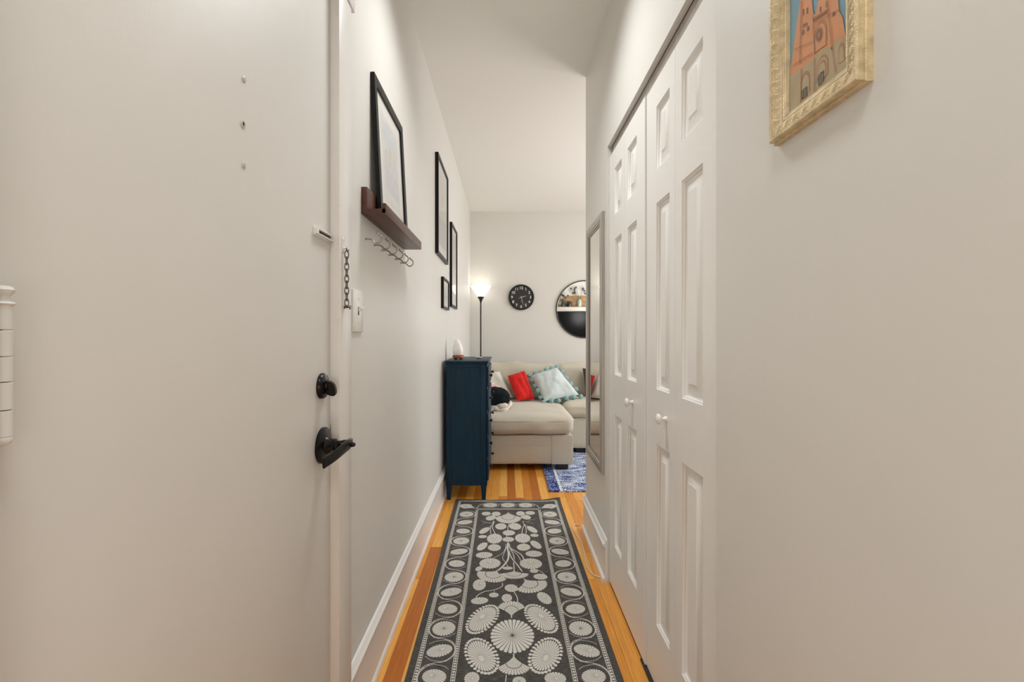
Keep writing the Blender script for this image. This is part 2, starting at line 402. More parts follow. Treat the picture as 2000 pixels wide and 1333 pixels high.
# ------------------------------------------------------------------ entry door and casing
bm = BM()
XC = -.4435
box(bm, A-.1, XC, 1.2215, 1.317, 0, 2.135, bev=.003)
box(bm, A-.1, XC, .295, .399, 0, 2.135, bev=.003)
box(bm, A-.1, XC+.004, .28, 1.338, 2.135, 2.25, bev=.004)
box(bm, XC+.002, XC+.018, .27, 1.345, 2.235, 2.26, bev=.004)
# chipped paint and a strike plate edge on the latch-side casing
for k in range(26):
    z = random.uniform(.05, 2.1); y = 1.2215
    ball(bm, (random.uniform(XC-.006, XC-.0005), y, z), random.uniform(.0012, .003), 1, sc=(.9, .3, random.uniform(1, 4)), bumpy=.4)
tag(obj('trim_1', bm, M['trim']), 'thickly painted white casing around the entry door', 'door casing', kind='structure')
DX = -.468
d1 = thing('door_1', 'flat off-white painted entry door on the left with black lever', 'door', (DX, .815, 0), kind='structure')
bm = BM(); box(bm, DX-.045, DX, .403, 1.2195, .006, 2.13, bev=.002)
obj('door_slab', bm, M['door_paint'], d1)
# lever set
hy, hz = 1.168, .922
bm = BM(); lathe(bm, [(.0455, .0), (.0455, .006), (.043, .009), (.036, .0115), (.024, .014), (.0215, .020), (.0165, .026), (.0165, .034)], (DX, hy, hz), 'x', 40)
rose = obj('lever_rosette', bm, M['bronze'], d1)
bm = BM()
lathe(bm, [(.013, .03), (.0115, .045), (.014, .056), (.014, .066), (.011, .069)], (DX, hy, hz), 'x', 28)
# blade: sweep of a flat section, from the hub toward the hinge side
pts = [(DX+.068, hy+.014, hz+.004), (DX+.069, hy-.01, hz+.004), (DX+.066, hy-.04, hz), (DX+.06, hy-.075, hz-.007), (DX+.048, hy-.112, hz-.016)]
P = catmull(pts, 6); prev = None
for i, p in enumerate(P):
    t = i/(len(P)-1); hh = .011+.002*math.sin(t*PI); th = .0045-.0012*t
    tg = (P[min(i+1, len(P)-1)]-P[max(i-1, 0)]).normalized(); up = Vector((0, 0, 1)); sd = tg.cross(up).normalized()
    ring = [bm.verts.new(p+sd*a*th+up*b*hh) for a, b in ((-1, -.8), (-.6, -1), (.6, -1), (1, -.8), (1.25, 0), (1, .8), (.6, 1), (-.6, 1), (-1, .8))]
    if prev:
        for k in range(9): bm.faces.new((prev[k], prev[(k+1) % 9], ring[(k+1) % 9], ring[k]))
    else: bm.faces.new(ring)
    prev = ring
bm.faces.new(prev)
# thumb web between hub and blade
tube(bm, [(DX+.045, hy, hz), (DX+.06, hy-.02, hz+.001), (DX+.064, hy-.055, hz-.003)], .0105, 10, smooth=5, rf=lambda t: 1-.65*t)
lev = obj('lever_handle', bm, M['bronze'], d1)
bm = BM(); lathe(bm, [(.006, .072), (.0065, .076), (.005, .081), (.002, .083)], (DX, hy+.003, hz+.001), 'x', 16)
obj('lock_button', bm, M['bronze'], lev)
# deadbolt
by, bz = 1.163, 1.073
bm = BM(); lathe(bm, [(.0325, 0), (.0325, .005), (.030, .009), (.020, .0115), (.011, .013), (.010, .018)], (DX, by, bz), 'x', 36)
db = obj('deadbolt_plate', bm, M['bronze'], d1)
bm = BM()
R = Matrix.Translation((DX+.022, by, bz-.006)) @ Matrix.Rotation(math.radians(14), 4, 'X')
r_ = []
for i in range(21):
    a = 2*PI*i/20
for sgn in (-1, 1):
    r_.append([bm.verts.new(R @ Vector((.0145*math.copysign(abs(math.cos(2*PI*i/20))**.7, math.cos(2*PI*i/20)), sgn*(.0055-.001*abs(math.sin(2*PI*i/20))), .0185*math.copysign(abs(math.sin(2*PI*i/20))**.8, math.sin(2*PI*i/20))-.006*math.cos(2*PI*i/20)))) for i in range(20)])
for i in range(20): bm.faces.new((r_[0][i], r_[0][(i+1) % 20], r_[1][(i+1) % 20], r_[1][i]))
bm.faces.new(r_[0]); bm.faces.new(r_[1])
obj('thumb_turn', bm, M['bronze'], db)
# latch strip on the door edge by the lever
bm = BM(); box(bm, DX-.02, DX+.002, 1.2192, 1.2212, .90, .965, bev=.0005); obj('latch_plate', bm, M['steel'], d1)['label'] = 'worn metal latch plate'
# hinge at the near edge
bm = BM()
hx, hyy = -.456, .4165
zt = 1.247
lathe(bm, [(.0052, 1.221-.0), (.0052, 1.236), (.0075, 1.2385), (.0085, 1.2415), (.0065, 1.2445), (.002, 1.2455)], (hx, hyy, 0), 'z', 24)
zz = [1.108, 1.1325, 1.158, 1.181, 1.205, 1.229]
for a, b in zip(zz, zz[1:]):
    lathe(bm, [(.0062, a+.0004), (.0068, a+.001), (.0068, b-.001), (.0062, b-.0004)], (hx, hyy, 0), 'z', 28)
lathe(bm, [(.0075, 1.2275), (.0088, 1.2290), (.0075, 1.2308)], (hx, hyy, 0), 'z', 24)
lathe(bm, [(.002, 1.100), (.006, 1.1025), (.0072, 1.1055), (.0065, 1.1085)], (hx, hyy, 0), 'z', 24)
box(bm, A-.01, hx, .4135, .4165, 1.112, 1.229)
obj('hinge', bm, M['door_paint'], d1)
# painted screws and the peephole
for z, nm in ((1.656, 'screw'), (1.503, 'screw')):
    bm = BM(); lathe(bm, [(.0058, 0), (.0055, .0012), (.003, .0025), (.0005, .0028)], (DX, .819, z), 'x', 16)
    box(bm, DX+.0024, DX+.0032, .8185, .8195, z-.004, z+.004)
    obj(nm, bm, M['screw'], d1)
bm = BM(); lathe(bm, [(.0068, 0), (.0068, .0018), (.0045, .0024), (.0036, .0012)], (DX, .8165, 1.575), 'x', 24, caps=False); ph = obj('peephole', bm, M['screw'], d1)
bm = BM(); lathe(bm, [(.0037, .0011), (.0001, .0012)], (DX, .8165, 1.575), 'x', 20); obj('peephole_lens', bm, M['dark_gap'], ph)
# chain slide track
bm = BM()
y0, y1, z = 1.112, 1.2185, 1.4555
box(bm, DX, DX+.003, y0, y1, z-.011, z+.011, bev=.0006)
box(bm, DX+.003, DX+.010, y0+.014, y1-.002, z+.0045, z+.0075, bev=.0006)
box(bm, DX+.003, DX+.010, y0+.014, y1-.002, z-.0075, z-.0045, bev=.0006)
box(bm, DX+.003, DX+.0105, y1-.006, y1-.002, z-.0075, z+.0075)
box(bm, DX+.003, DX+.010, y0+.003, y0+.012, z-.0075, z+.0075)
ct = obj('chain_track', bm, M['plastic'], d1)
bm = BM(); box(bm, DX+.003, DX+.0038, y0+.0145, y1-.0065, z-.0044, z+.0044); obj('track_slot', bm, M['dark_gap'], ct)

# chain hanging on the casing
cy = 1.252; cx = XC
ch = thing('door_chain', 'short metal security chain hanging from a keeper on the door casing', 'door chain', (cx, cy, 1.26))
bm = BM(); box(bm, cx, cx+.0028, cy-.015, cy-.002, 1.425, 1.466, bev=.0008)
lathe(bm, [(.0035, .0028), (.003, .0045), (.001, .005)], (cx, cy-.009, 1.46), 'x', 12)
lathe(bm, [(.0032, .0028), (.0032, .012), (.0045, .0125), (.0045, .0145)], (cx, cy-.006, 1.436), 'x', 12)
obj('keeper_plate', bm, M['plastic'], ch)
bm = BM(); tube(bm, [(cx+.011, cy-.010, 1.436), (cx+.012, cy-.003, 1.440), (cx+.012, cy+.004, 1.434), (cx+.011, cy, 1.427), (cx+.011, cy-.008, 1.430)], .0018, 8, closed=True); obj('end_ring', bm, M['chain'], ch)
zc = 1.4195
for k in range(9):
    bm = BM(); pts = []
    for i in range(20):
        a = 2*PI*i/20; ww = .0052*math.cos(a); hh = .0100*math.sin(a)+.0012*math.copysign(1, math.sin(a)) if abs(math.sin(a)) > .01 else 0
        if k % 2 == 0: pts.append((cx+.009+ww, cy-.002, zc+hh))
        else: pts.append((cx+.009, cy-.002+ww, zc+hh))
    tube(bm, pts, .00155, 8, closed=True)
    obj('chain_link', bm, M['chain'], ch); zc -= .0163
bm = BM(); lathe(bm, [(.0045, -.008), (.0045, -.0065), (.002, -.006), (.002, .006), (.006, .0065), (.006, .009)], (cx+.010, cy, zc+.004), 'x', 14); ball(bm, (cx+.007, cy-.002, zc+.007), .0045, 2)
obj('slide_button', bm, M['chain'], ch)

# ------------------------------------------------------------------ light switch
sw = thing('light_switch', 'white single toggle switch plate on left wall beside the door casing', 'light switch', (A, 1.446, 1.21))
z0, z1 = 1.211, 1.343
bm = BM(); box(bm, A-.001, A+.0065, 1.399, 1.493, z0, z1, bev=.0025); obj('cover_plate', bm, M['plastic'], sw)
zm = (z0+z1)/2
bm = BM(); box(bm, A+.0065, A+.0071, 1.4405, 1.4515, zm-.013, zm+.013); obj('toggle_slot', bm, M['dark_gap'], sw)
bm = BM(); box(bm, -.004, .015, -.0042, .0042, -.005, .005, bev=.001, mx=Matrix.Translation((A+.007, 1.446, zm+.004)) @ Matrix.Rotation(-.5, 4, 'Y')); obj('toggle', bm, M['plastic'], sw)
for z in (z0+.027, z1-.027):
    bm = BM(); lathe(bm, [(.0035, .0063), (.003, .0075), (.0005, .0078)], (A, 1.446, z), 'x', 14); obj('screw', bm, M['screw'], sw)

# ------------------------------------------------------------------ picture ledge with hooks
bm = BM()
y0, y1 = 1.493, 2.116
box(bm, A, A+.019, y0, y1, 1.595, 1.683, bev=.001)
box(bm, A+.019, -.393, y0, y1, 1.595, 1.612, bev=.001)
box(bm, -.405, -.3925, y0, y1, 1.597, 1.630, bev=.001)
tag(obj('picture_ledge', bm, M['walnut']), 'dark walnut picture ledge on the left wall above the hooks', 'shelf')
def hook():
    h = thing('wall_hook', '', 'hook', (A, 0, 1.523))
    b = BM(); X = lambda d, z: (A+d, 0, 1.523+z)
    lathe(b, [(.0045, 0), (.0045, .002), (.002, .003)], (A, 0, 1.523), 'x', 14)
    tube(b, [X(0, 0), X(.012, .0), (A+.02, 0, 1.5215), X(.026, -.005), X(.033, -.0125), X(.042, -.014), X(.051, -.009), X(.055, .001), X(.052, .011), X(.044, .016), X(.041, .02)], .0023, 8, smooth=5)
    obj('hook_wire', b, M['steel'], h)
    b = BM(); ball(b, X(.0405, .022), .0035, 2); obj('ball_tip', b, M['steel'], h)
    return h
ys = [1.539, 1.644, 1.745, 1.847, 1.948, 2.050]
nmz = ['nickel wall hook nearest the entry door under the walnut ledge', 'second nickel hook from the entry door under the ledge', 'third nickel hook from the entry door under the ledge',
       'fourth nickel hook from the entry door under the ledge', 'fifth nickel hook, next to last before the living room', 'nickel hook farthest from the entry door, last in the row']
h0 = hook()
for i, y in enumerate(ys):
    if i == 0: h0.location = (A, y, 1.523); h0['label'] = nmz[0]; h0['group'] = 'hooks under the picture ledge'
    else: dup(h0, (A, y, 1.523), nmz[i])

# ------------------------------------------------------------------ frames on the left wall
def art_leaning(b, y0, y1, z0, z1, x):
    pass
def pic_frame(name, label, y0, y1, z0, z1, th, w, matw, art, tilt=0, x_back=A, mats=None, group=None, deep=.006):
    """frame on the left wall; tilt = angle about its bottom back edge, leaning"""
    t = thing(name, label, 'picture frame', (x_back, (y0+y1)/2, z0), group)
    Rm = Matrix.Translation((x_back, 0, z0)) @ Matrix.Rotation(tilt, 4, 'Y') @ Matrix.Translation((-x_back, 0, -z0))
    def fin(b): bmesh.ops.transform(b, matrix=Rm, verts=b.verts); return b
    b = BM(); xb, xf = x_back, x_back+th
    # mitred frame by profile
    prof = [(0, 0), (th, 0), (th, w*.82), (th-.003, w), (th-deep-.002, w), (th-deep-.002, w-.004), (0, w-.004)]
    corners = [(y0, z0, 1, 1), (y1, z0, -1, 1), (y1, z1, -1, -1), (y0, z1, 1, -1)]
    rings = [[b.verts.new((xb+d, cy_+sy*i, cz+sz*i)) for d, i in prof] for cy_, cz, sy, sz in corners]
    for a in range(4):
        r0, r1 = rings[a], rings[(a+1) % 4]
        for k in range(len(prof)): b.faces.new((r0[k], r0[(k+1) % len(prof)], r1[(k+1) % len(prof)], r1[k]))
    obj('frame', fin(b), mats or M['frame_black'], t)
    xm = xf-deep-.003
    b = BM(); box(b, xb+.003, xm, y0+w-.003, y1-w+.003, z0+w-.003, z1-w+.003); obj('mat_board', fin(b), M['paper'], t)
    b = BM(); ms = art(b, y0+w+matw, y1-w-matw, z0+w+matw, z1-w-matw, xm+.0006); obj('art_print', fin(b), ms, t, recalc=False)
    b = BM(); box(b, xm+.0015, xm+.003, y0+w-.002, y1-w+.002, z0+w-.002, z1-w+.002); obj('glass', fin(b), M['glass'], t)
    return t
def quad(b, x, y0, y1, z0, z1, mi=0): poly(b, [(x, y0, z0), (x, y1, z0), (x, y1, z1), (x, y0, z1)], mi)
pm = lambda n, c: mat(n, srgb(*c), .7, noise_amt=.06, nscale=30)
def art_a(b, y0, y1, z0, z1, x):
    quad(b, x, y0, y1, z0, z1, 0)
    w, h = y1-y0, z1-z0
    f = lambda s, t, k: (x+.0002*k, y0+w*s, z0+h*t)
    poly(b, [f(.1, .72, 1), f(.9, .66, 1), f(.92, .93, 1), f(.5, .97, 1), f(.1, .92, 1)], 1)
    poly(b, [f(.1, .45, 1), f(.9, .42, 1), f(.85, .64, 1), f(.5, .7, 1), f(.14, .6, 1)], 2)
    poly(b, [f(.1, .14, 1), f(.92, .14, 1), f(.9, .40, 1), f(.12, .43, 1)], 3)
    for k in range(14):
        cx_, cz = random.uniform(.2, .8), random.uniform(.45, .72); r = random.uniform(.03, .07)
        poly(b, [f(cx_+r*math.cos(a*PI/4), cz+r*.7*math.sin(a*PI/4), 2+k*.1) for a in range(8)], random.choice((1, 4, 3, 4)))
    return [pm('print_ground', (226, 224, 220)), pm('print_blue', (212, 218, 220)), pm('print_grey', (216, 214, 212)), pm('print_lilac', (208, 206, 212)), pm('print_yellow', (214, 208, 176))]
def art_b(b, y0, y1, z0, z1, x):
    quad(b, x, y0, y1, z0, z1, 0); w, h = y1-y0, z1-z0
    f = lambda s, t, k: (x+.0002*k, y0+w*s, z0+h*t)
    poly(b, [f(0, 0, 1), f(1, 0, 1), f(1, .42, 1), f(0, .38, 1)], 1)
    poly(b, [f(.3, .6, 1), f(.55, .55, 1), f(.7, .75, 1), f(.4, .85, 1)], 2)
    return [pm('print_pale', (226, 222, 216)), pm('print_slate', (196, 196, 200)), pm('print_sand', (214, 208, 200))]
def art_c(b, y0, y1, z0, z1, x):
    quad(b, x, y0, y1, z0, z1, 0); w, h = y1-y0, z1-z0
    f = lambda s, t, k: (x+.0002*k, y0+w*s, z0+h*t)
    poly(b, [f(.2, .2, 1), f(.8, .2, 1), f(.5, .8, 1)], 1)
    return [pm('print_plain', (218, 214, 208)), pm('print_shape', (196, 192, 188))]
pic_frame('framed_picture', 'black frame with pale print leaning on the walnut ledge', 1.590, 2.020, 1.6125, 2.112, .014, .032, .055, art_a, tilt=-.052, x_back=A+.0265)
pic_frame('framed_picture', 'large black frame hung highest, beyond the walnut ledge', 3.03, 3.55, 1.745, 2.41, .022, .022, .06, art_b)
pic_frame('framed_picture', 'tall narrow black frame hung farthest down the left wall, reflecting the lamp', 3.80, 4.215, 1.44, 2.14, .020, .022, .04, art_c)
pic_frame('framed_picture', 'smallest black frame, hung low below the two larger wall frames', 3.30, 3.63, 1.398, 1.624, .020, .018, .03, art_c)

# ------------------------------------------------------------------ gilt cathedral picture on the right wall
gp = thing('framed_picture', 'ornate cream and gold frame with an orange cathedral picture on right wall', 'picture frame', (B, .72, 1.54))
gy0, gy1, gz0, gz1 = .613, .826, 1.5395, 1.84
prof = [(0, 0), (.009, .0), (.0105, .0015), (.0105, .003), (.0185, .003), (.0205, .005), (.0205, .008), (.0190, .0095), (.0185, .014), (.0165, .021), (.0130, .028), (.0115, .029), (.0120, .031), (.0110, .033), (.0085, .0345), (.0078, .040), (.004, .0405), (0, .0405)]
b = BM(); corners = [(gy0, gz0, 1, 1), (gy1, gz0, -1, 1), (gy1, gz1, -1, -1), (gy0, gz1, 1, -1)]
rings = [[b.verts.new((B-d, a+sy*i, c+sz*i)) for d, i in prof] for a, c, sy, sz in corners]
for a in range(4):
    r0, r1 = rings[a], rings[(a+1) % 4]
    for k in range(len(prof)): b.faces.new((r0[k], r0[(k+1) % len(prof)], r1[(k+1) % len(prof)], r1[k]))
M['gilt'] = mat('aged_cream_gold', srgb(214, 194, 154), .45, metal=.2, noise_amt=.22, nscale=60, bump=.5, bscale=300)
M['gilt_hi'] = mat('gold_relief', srgb(224, 206, 166), .55, metal=.05, noise_amt=.1, nscale=80)
gf = obj('frame', b, M['gilt'], gp)
b = BM()
def depth_at(i):
    for (d0, i0), (d1, i1) in zip(prof[7:], prof[8:]):
        if i0 <= i <= i1 and i1 > i0: return d0+(d1-d0)*(i-i0)/(i1-i0)
    return .02
def sidept(side, s, i):    # s along the side, i inset from the outer edge
    d = B-depth_at(i)-.0002
    if side == 0: return (d, gy0+s, gz0+i)
    if side == 1: return (d, gy1-i, gz0+s)
    if side == 2: return (d, gy0+s, gz1-i)
    return (d, gy0+i, gz0+s)
for side, L_ in ((0, gy1-gy0), (1, gz1-gz0), (2, gy1-gy0), (3, gz1-gz0)):
    n = int((L_-.03)/.022); st = (L_-.03)/n
    for k in range(n):
        c = .015+st*(k+.5)
        for q, r in enumerate((.003, .0052, .0074, .0096)):
            pts = []
            for j in range(9):
                a = PI*(.02+.96*j/8); pts.append(sidept(side, c+r*math.cos(a)+.0012*math.sin(a), max(.0108, .0275-r*1.55*math.sin(a))))
            tube(b, pts, .00062, 5)
        ball(b, sidept(side, c+st/2, .013), .0021, 1, sc=(.8, 1, 1))
        tube(b, [sidept(side, c+st*.5-.004, .025), sidept(side, c+st*.5, .018), sidept(side, c+st*.5+.002, .0115)], .0009, 5, smooth=3)
    m_ = int(L_/.0032)
    for k in range(3, m_-3):
        ball(b, sidept(side, k*.0032, .0305), .0011, 1)
        ball(b, sidept(side, k*.0032, .0100), .0009, 1)
obj('carved_ornament', b, M['gilt_hi'], gf)
# the print: drawn flat in the plane of the picture
def G(cx_, cy_, k=0):
    px, py = 1460+cx_/4.167, cy_/4.167; X_ = B-.006-.0002*k; y = .482*F/(px-990); return (X_, y, HE+(656-py)*y/F)
b = BM()
zlo, zhi = gz0+.036, gz1-.036; ylo, yhi = gy0+.036, gy1-.036
poly(b, [(B-.005, ylo, zlo), (B-.005, yhi, zlo), (B-.005, yhi, zhi), (B-.005, ylo, zhi)], 0)
def gpoly(pts, mi, k): poly(b, [G(x, y, k) for x, y in pts], mi)
gpoly([(350, 980), (350, 560), (370, 430), (405, 180), (428, 20), (430, -60), (520, -60), (535, 110), (555, 118), (572, 30), (590, -60), (735, -60), (745, 90), (775, 140), (800, 300), (800, 620)], 1, 1)     # orange stone
gpoly([(350, 980), (350, 640), (368, 600), (440, 560), (545, 470), (600, 400), (690, 385), (730, 320), (800, 310), (800, 620)], 2, 2)       # pale stone
def gell(cx_, cy_, rx, ry, mi, k, sk=.0, n=20): gpoly([(cx_+rx*math.cos(2*PI*i/n), cy_+ry*math.sin(2*PI*i/n)-sk*rx*math.cos(2*PI*i/n)) for i in range(n)], mi, k)
def garch(cx_, yb, w, h, mi, k, sk=.75):
    pts = [(cx_-w, yb+sk*w), (cx_+w, yb-sk*w)]+[(cx_+w*math.cos(PI*i/10), yb-h*.55-h*.45*math.sin(PI*i/10)-sk*w*math.cos(PI*i/10)) for i in range(11)]
    gpoly(pts, mi, k)
garch(597, 400, 52, 230, 3, 3); garch(597, 395, 42, 200, 1, 4); gell(588, 283, 32, 62, 3, 5, .5); gell(588, 283, 24, 50, 4, 6, .5); gell(588, 283, 10, 22, 3, 7, .5)
for w, h, mi, k in ((50, 190, 3, 3), (43, 170, 2, 4), (36, 150, 3, 5), (29, 130, 2, 6)): garch(612, 640, w, h, mi, k)
garch(475, 770, 38, 190, 3, 3); garch(475, 770, 29, 160, 2, 4); garch(768, 505, 26, 160, 3, 3); garch(768, 505, 19, 130, 2, 4)
gpoly([(575, 640), (590, 600), (632, 570), (628, 650), (585, 700)], 5, 7); gpoly([(442, 740), (492, 700), (490, 780), (444, 810)], 5, 7)
for x in (592, 605, 618): gpoly([(x, 600), (x+4, 597), (x+4, 680), (x, 684)], 2, 8)
for x in (455, 470, 482): gpoly([(x, 725), (x+3, 722), (x+3, 790), (x, 794)], 2, 8)
for x, y, hh in ((450, 70, 55), (482, 58, 55), (590, 50, 50), (455, 190, 35), (475, 180, 35), (640, 10, 50)): gpoly([(x, y+6), (x+13, y), (x+12, y+hh-6), (x, y+hh)], 4, 3)
for x, y in ((455, 280), (495, 250), (705, 130)): garch(x, y, 10, 38, 4, 3)
for pts in ([(440, 0), (446, 0), (434, 520), (428, 524)], [(535, 110), (541, 112), (556, 440), (548, 446)], [(645, -50), (650, -50), (700, 400), (692, 404)],
            [(375, 530), (545, 420), (545, 425), (375, 537)], [(385, 400), (548, 330), (548, 335), (385, 406)], [(560, 180), (770, 60), (770, 66), (560, 187)], [(540, 150), (660, 70), (660, 92), (540, 172)],
            [(440, 560), (436, 840), (442, 836), (446, 560)], [(545, 470), (548, 760), (554, 756), (551, 466)], [(690, 385), (720, 590), (726, 586), (696, 383)]): gpoly(pts, 3, 8)
for q in range(9): gpoly([(545+q*13, 164-q*8), (550+q*13, 161-q*8), (551+q*13, 140-q*8), (546+q*13, 143-q*8)], 4, 9)
obj('picture_print', b, [pm('print_sky', (122, 156, 168)), pm('print_orange_stone', (206, 144, 100)), pm('print_pale_stone', (176, 156, 122)), pm('print_brown_line', (168, 122, 88)), pm('print_window_shade', (132, 96, 74)), pm('print_door_shade', (84, 84, 74))], gp, recalc=False)

# ------------------------------------------------------------------ closet bifold doors
def leaf(bm, x, ya, yb, flip):
    """front skin with three raised panels; ya far, yb near; wide stile at the far side unless flip"""
    z0, z1 = .014, 2.062
    wide, nar = .106, .048
    fa = (nar if flip else wide)       # margin at the far edge
    p_hi = ya-fa; p_lo = yb+(wide if flip else nar)
    pan = [(.226, .836), (1.02, 1.645), (1.757, 1.970)]
    q = lambda y0, y1, a, b_: poly(bm, [(x, y0, a), (x, y1, a), (x, y1, b_), (x, y0, b_)])
    q(yb, p_lo, z0, z1); q(p_hi, ya, z0, z1)
    zs = [z0]+[v for p in pan for v in p]+[z1]
    for i in range(0, len(zs), 2): q(p_lo, p_hi, zs[i], zs[i+1])
    rg = [(0, 0), (.003, .004), (.006, .005), (.009, .010), (.012, .0115), (.019, .0115), (.045, .0035), (.0465, .002)]
    for a, b_ in pan:
        prev = None
        for ins, dp in rg:
            ring = [bm.verts.new((x+dp, yy, zz_)) for yy, zz_ in ((p_lo+ins, a+ins), (p_hi-ins, a+ins), (p_hi-ins, b_-ins), (p_lo+ins, b_-ins))]
            if prev:
                for k in range(4): bm.faces.new((prev[k], prev[(k+1) % 4], ring[(k+1) % 4], ring[k]))
            prev = ring
        bm.faces.new(prev)
    box(bm, x+.0002, x+.033, yb, ya, z0, z1) if False else None
    # edges and back
    for yy in (ya, yb): poly(bm, [(x, yy, z0), (x+.033, yy, z0), (x+.033, yy, z1), (x, yy, z1)])
    poly(bm, [(x+.033, ya, z0), (x+.033, yb, z0), (x+.033, yb, z1), (x+.033, ya, z1)])
    for z in (z0, z1): poly(bm, [(x, ya, z), (x, yb, z), (x+.033, yb, z), (x+.033, ya, z)])
    bmesh.ops.remove_doubles(bm, verts=bm.verts, dist=.00005)
    bm.normal_update()
    for f in bm.faces:
        c = f.calc_center_median()
        if f.normal.x > .05 and c.x < x+.02 and abs(f.normal.x) > abs(f.normal.y)*.2: f.normal_flip()
def bifold(name, label, x, ya, ym, yb, kn_y):
    t = thing(name, label, 'closet door', (x, (ya+yb)/2, 0), kind='structure')
    b = BM(); leaf(b, x, ya, ym+.0008, False); obj('door_leaf', b, M['closet'], t, recalc=False)
    b = BM(); leaf(b, x, ym-.0008, yb, True); l2 = obj('door_leaf', b, M['closet'], t, recalc=False)
    b = BM(); lathe(b, [(.0095, 0), (.0085, -.003), (.006, -.006), (.0055, -.011), (.0095, -.015), (.0155, -.019), (.0175, -.024), (.0155, -.028), (.009, -.031), (.001, -.032)], (x, kn_y, .936), 'x', 28)
    obj('knob', b, M['plastic'], t)
    return t
bifold('door_2', 'far pair of white panelled bifold closet doors, next to the long mirror', .497, 2.232, 1.948, 1.6595, 1.823)
bifold('door_3', 'near pair of white panelled bifold closet doors, beside the gilt picture', .503, 1.6575, 1.376, 1.077, 1.457)
bm = BM(); box(bm, .508, .512, 1.076, 2.233, 2.072, 2.1145); box(bm, .536, .540, 1.076, 2.233, 2.072, 2.1145); box(bm, .508, .54, 1.076, 2.233, 2.110, 2.1145)
tag(obj('trim_2', bm, M['silver']), 'metal bifold track in the head of the closet opening', 'door track', kind='structure')
bm = BM(); rr = [];
box(bm, .492, 1.02, 1.09, 1.703, .001, .008, bev=.002)
tag(obj('floor_mat', bm, M['charcoal_mat']), 'charcoal textured mat on the closet floor under the near doors', 'mat')

# ------------------------------------------------------------------ long mirror on the right wall
lm = thing('long_mirror', 'long silver-framed rectangular mirror on the right wall past the closet', 'mirror', (B, 2.525, .504))
my0, my1, mz0, mz1 = 2.297, 2.752, .505, 1.822
prof = [(0, 0), (.013, 0), (.016, .003), (.016, .03), (.013, .033), (.013, .036), (.0165, .039), (.0165, .045), (.012, .048), (.012, .052), (.009, .056), (.0055, .058), (.0, .058)]
b = BM(); corners = [(my0, mz0, 1, 1), (my1, mz0, -1, 1), (my1, mz1, -1, -1), (my0, mz1, 1, -1)]
rings = [[b.verts.new((B-d, a+sy*i, c+sz*i)) for d, i in prof] for a, c, sy, sz in corners]
for a in range(4):
    r0, r1 = rings[a], rings[(a+1) % 4]
    for k in range(len(prof)):
        f = b.faces.new((r0[k], r0[(k+1) % len(prof)], r1[(k+1) % len(prof)], r1[k]))
        f.material_index = 1 if k in (4, 8, 10) else 0
fr = obj('frame', b, [M['silver'], M['silver_dark']], lm)
for y in (my0+.042, my1-.042):
    b = BM(); z = mz0+.05
    while z < mz1-.05: ball(b, (B-.0165, y, z), .0022, 1); z += .007
    obj('beaded_edge', b, M['silver'], fr)
b = BM(); box(b, B-.0062, B-.0006, my0+.054, my1-.054, mz0+.054, mz1-.054); obj('mirror_glass', b, M['mirror'], lm)

# ------------------------------------------------------------------ blue chest of drawers
cx0, cx1, cy0, cy1 = A+.028, -.145, 3.354, 4.03
chest = thing('chest_of_drawers', 'tall navy blue wooden chest of drawers against the left wall', 'chest of drawers', ((cx0+cx1)/2, (cy0+cy1)/2, 0))
b = BM()
box(b, cx0+.004, cx1-.004, cy0+.006, cy1-.006, .106, 1.0)              # carcass with recessed side panels
for ya, yb in ((cy0, cy0+.008), (cy1-.008, cy1)):
    box(b, cx0, cx0+.04, ya, yb, .106, 1.0, bev=.0012); box(b, cx1-.045, cx1, ya, yb, .106, 1.0, bev=.0012)
    box(b, cx0+.04, cx1-.045, ya, yb, .965, 1.0, bev=.0012)
box(b, cx1-.006, cx1, cy0, cy0+.035, .106, 1.0); box(b, cx1-.006, cx1, cy1-.035, cy1, .106, 1.0)
for k in range(6): z = .118+k*.172; box(b, cx1-.006, cx1, cy0+.03, cy1-.03, z-.01, z+.012)
box(b, cx0-.004, cx1+.004, cy0-.004, cy1+.004, .988, 1.002, bev=.003)
obj('body', b, M['blue_wood'], chest)
b = BM(); box(b, cx0-.008, cx1+.012, cy0-.012, cy1+.012, 1.002, 1.016, bev=.003); obj('top', b, M['blue_wood'], chest)
for x in (cx0+.02, cx1-.024):
    for y in (cy0+.022, cy1-.022):
        b = BM()
        for (h0, w0), (h1, w1) in (((.148, .021), (.108, .021)), ((.152, .0245), (.144, .0245)), ((.108, .0205), (0, .0125))):
            v = [b.verts.new((x+s*w, y+t_*w, h)) for h, w in ((h0, w0), (h1, w1)) for s, t_ in ((-1, -1), (1, -1), (1, 1), (-1, 1))]
            for q in ((0, 1, 2, 3), (7, 6, 5, 4), (0, 4, 5, 1), (1, 5, 6, 2), (2, 6, 7, 3), (3, 7, 4, 0)): b.faces.new([v[i] for i in q])
        obj('leg', b, M['blue_wood'], chest)
for k in range(5):
    z = .132+k*.172
    b = BM(); box(b, cx1-.004, cx1+.010, cy0+.038, cy1-.038, z, z+.148, bev=.003); dr = obj('drawer', b, M['blue_wood'], chest)
    for y in (cy0+.16, cy1-.16):
        b = BM(); lathe(b, [(.009, .010), (.0055, .013), (.005, .020), (.011, .025), (.0135, .030), (.010, .034), (.001, .036)], (cx1, y, z+.078), 'x', 20); obj('knob', b, M['bronze'], dr)
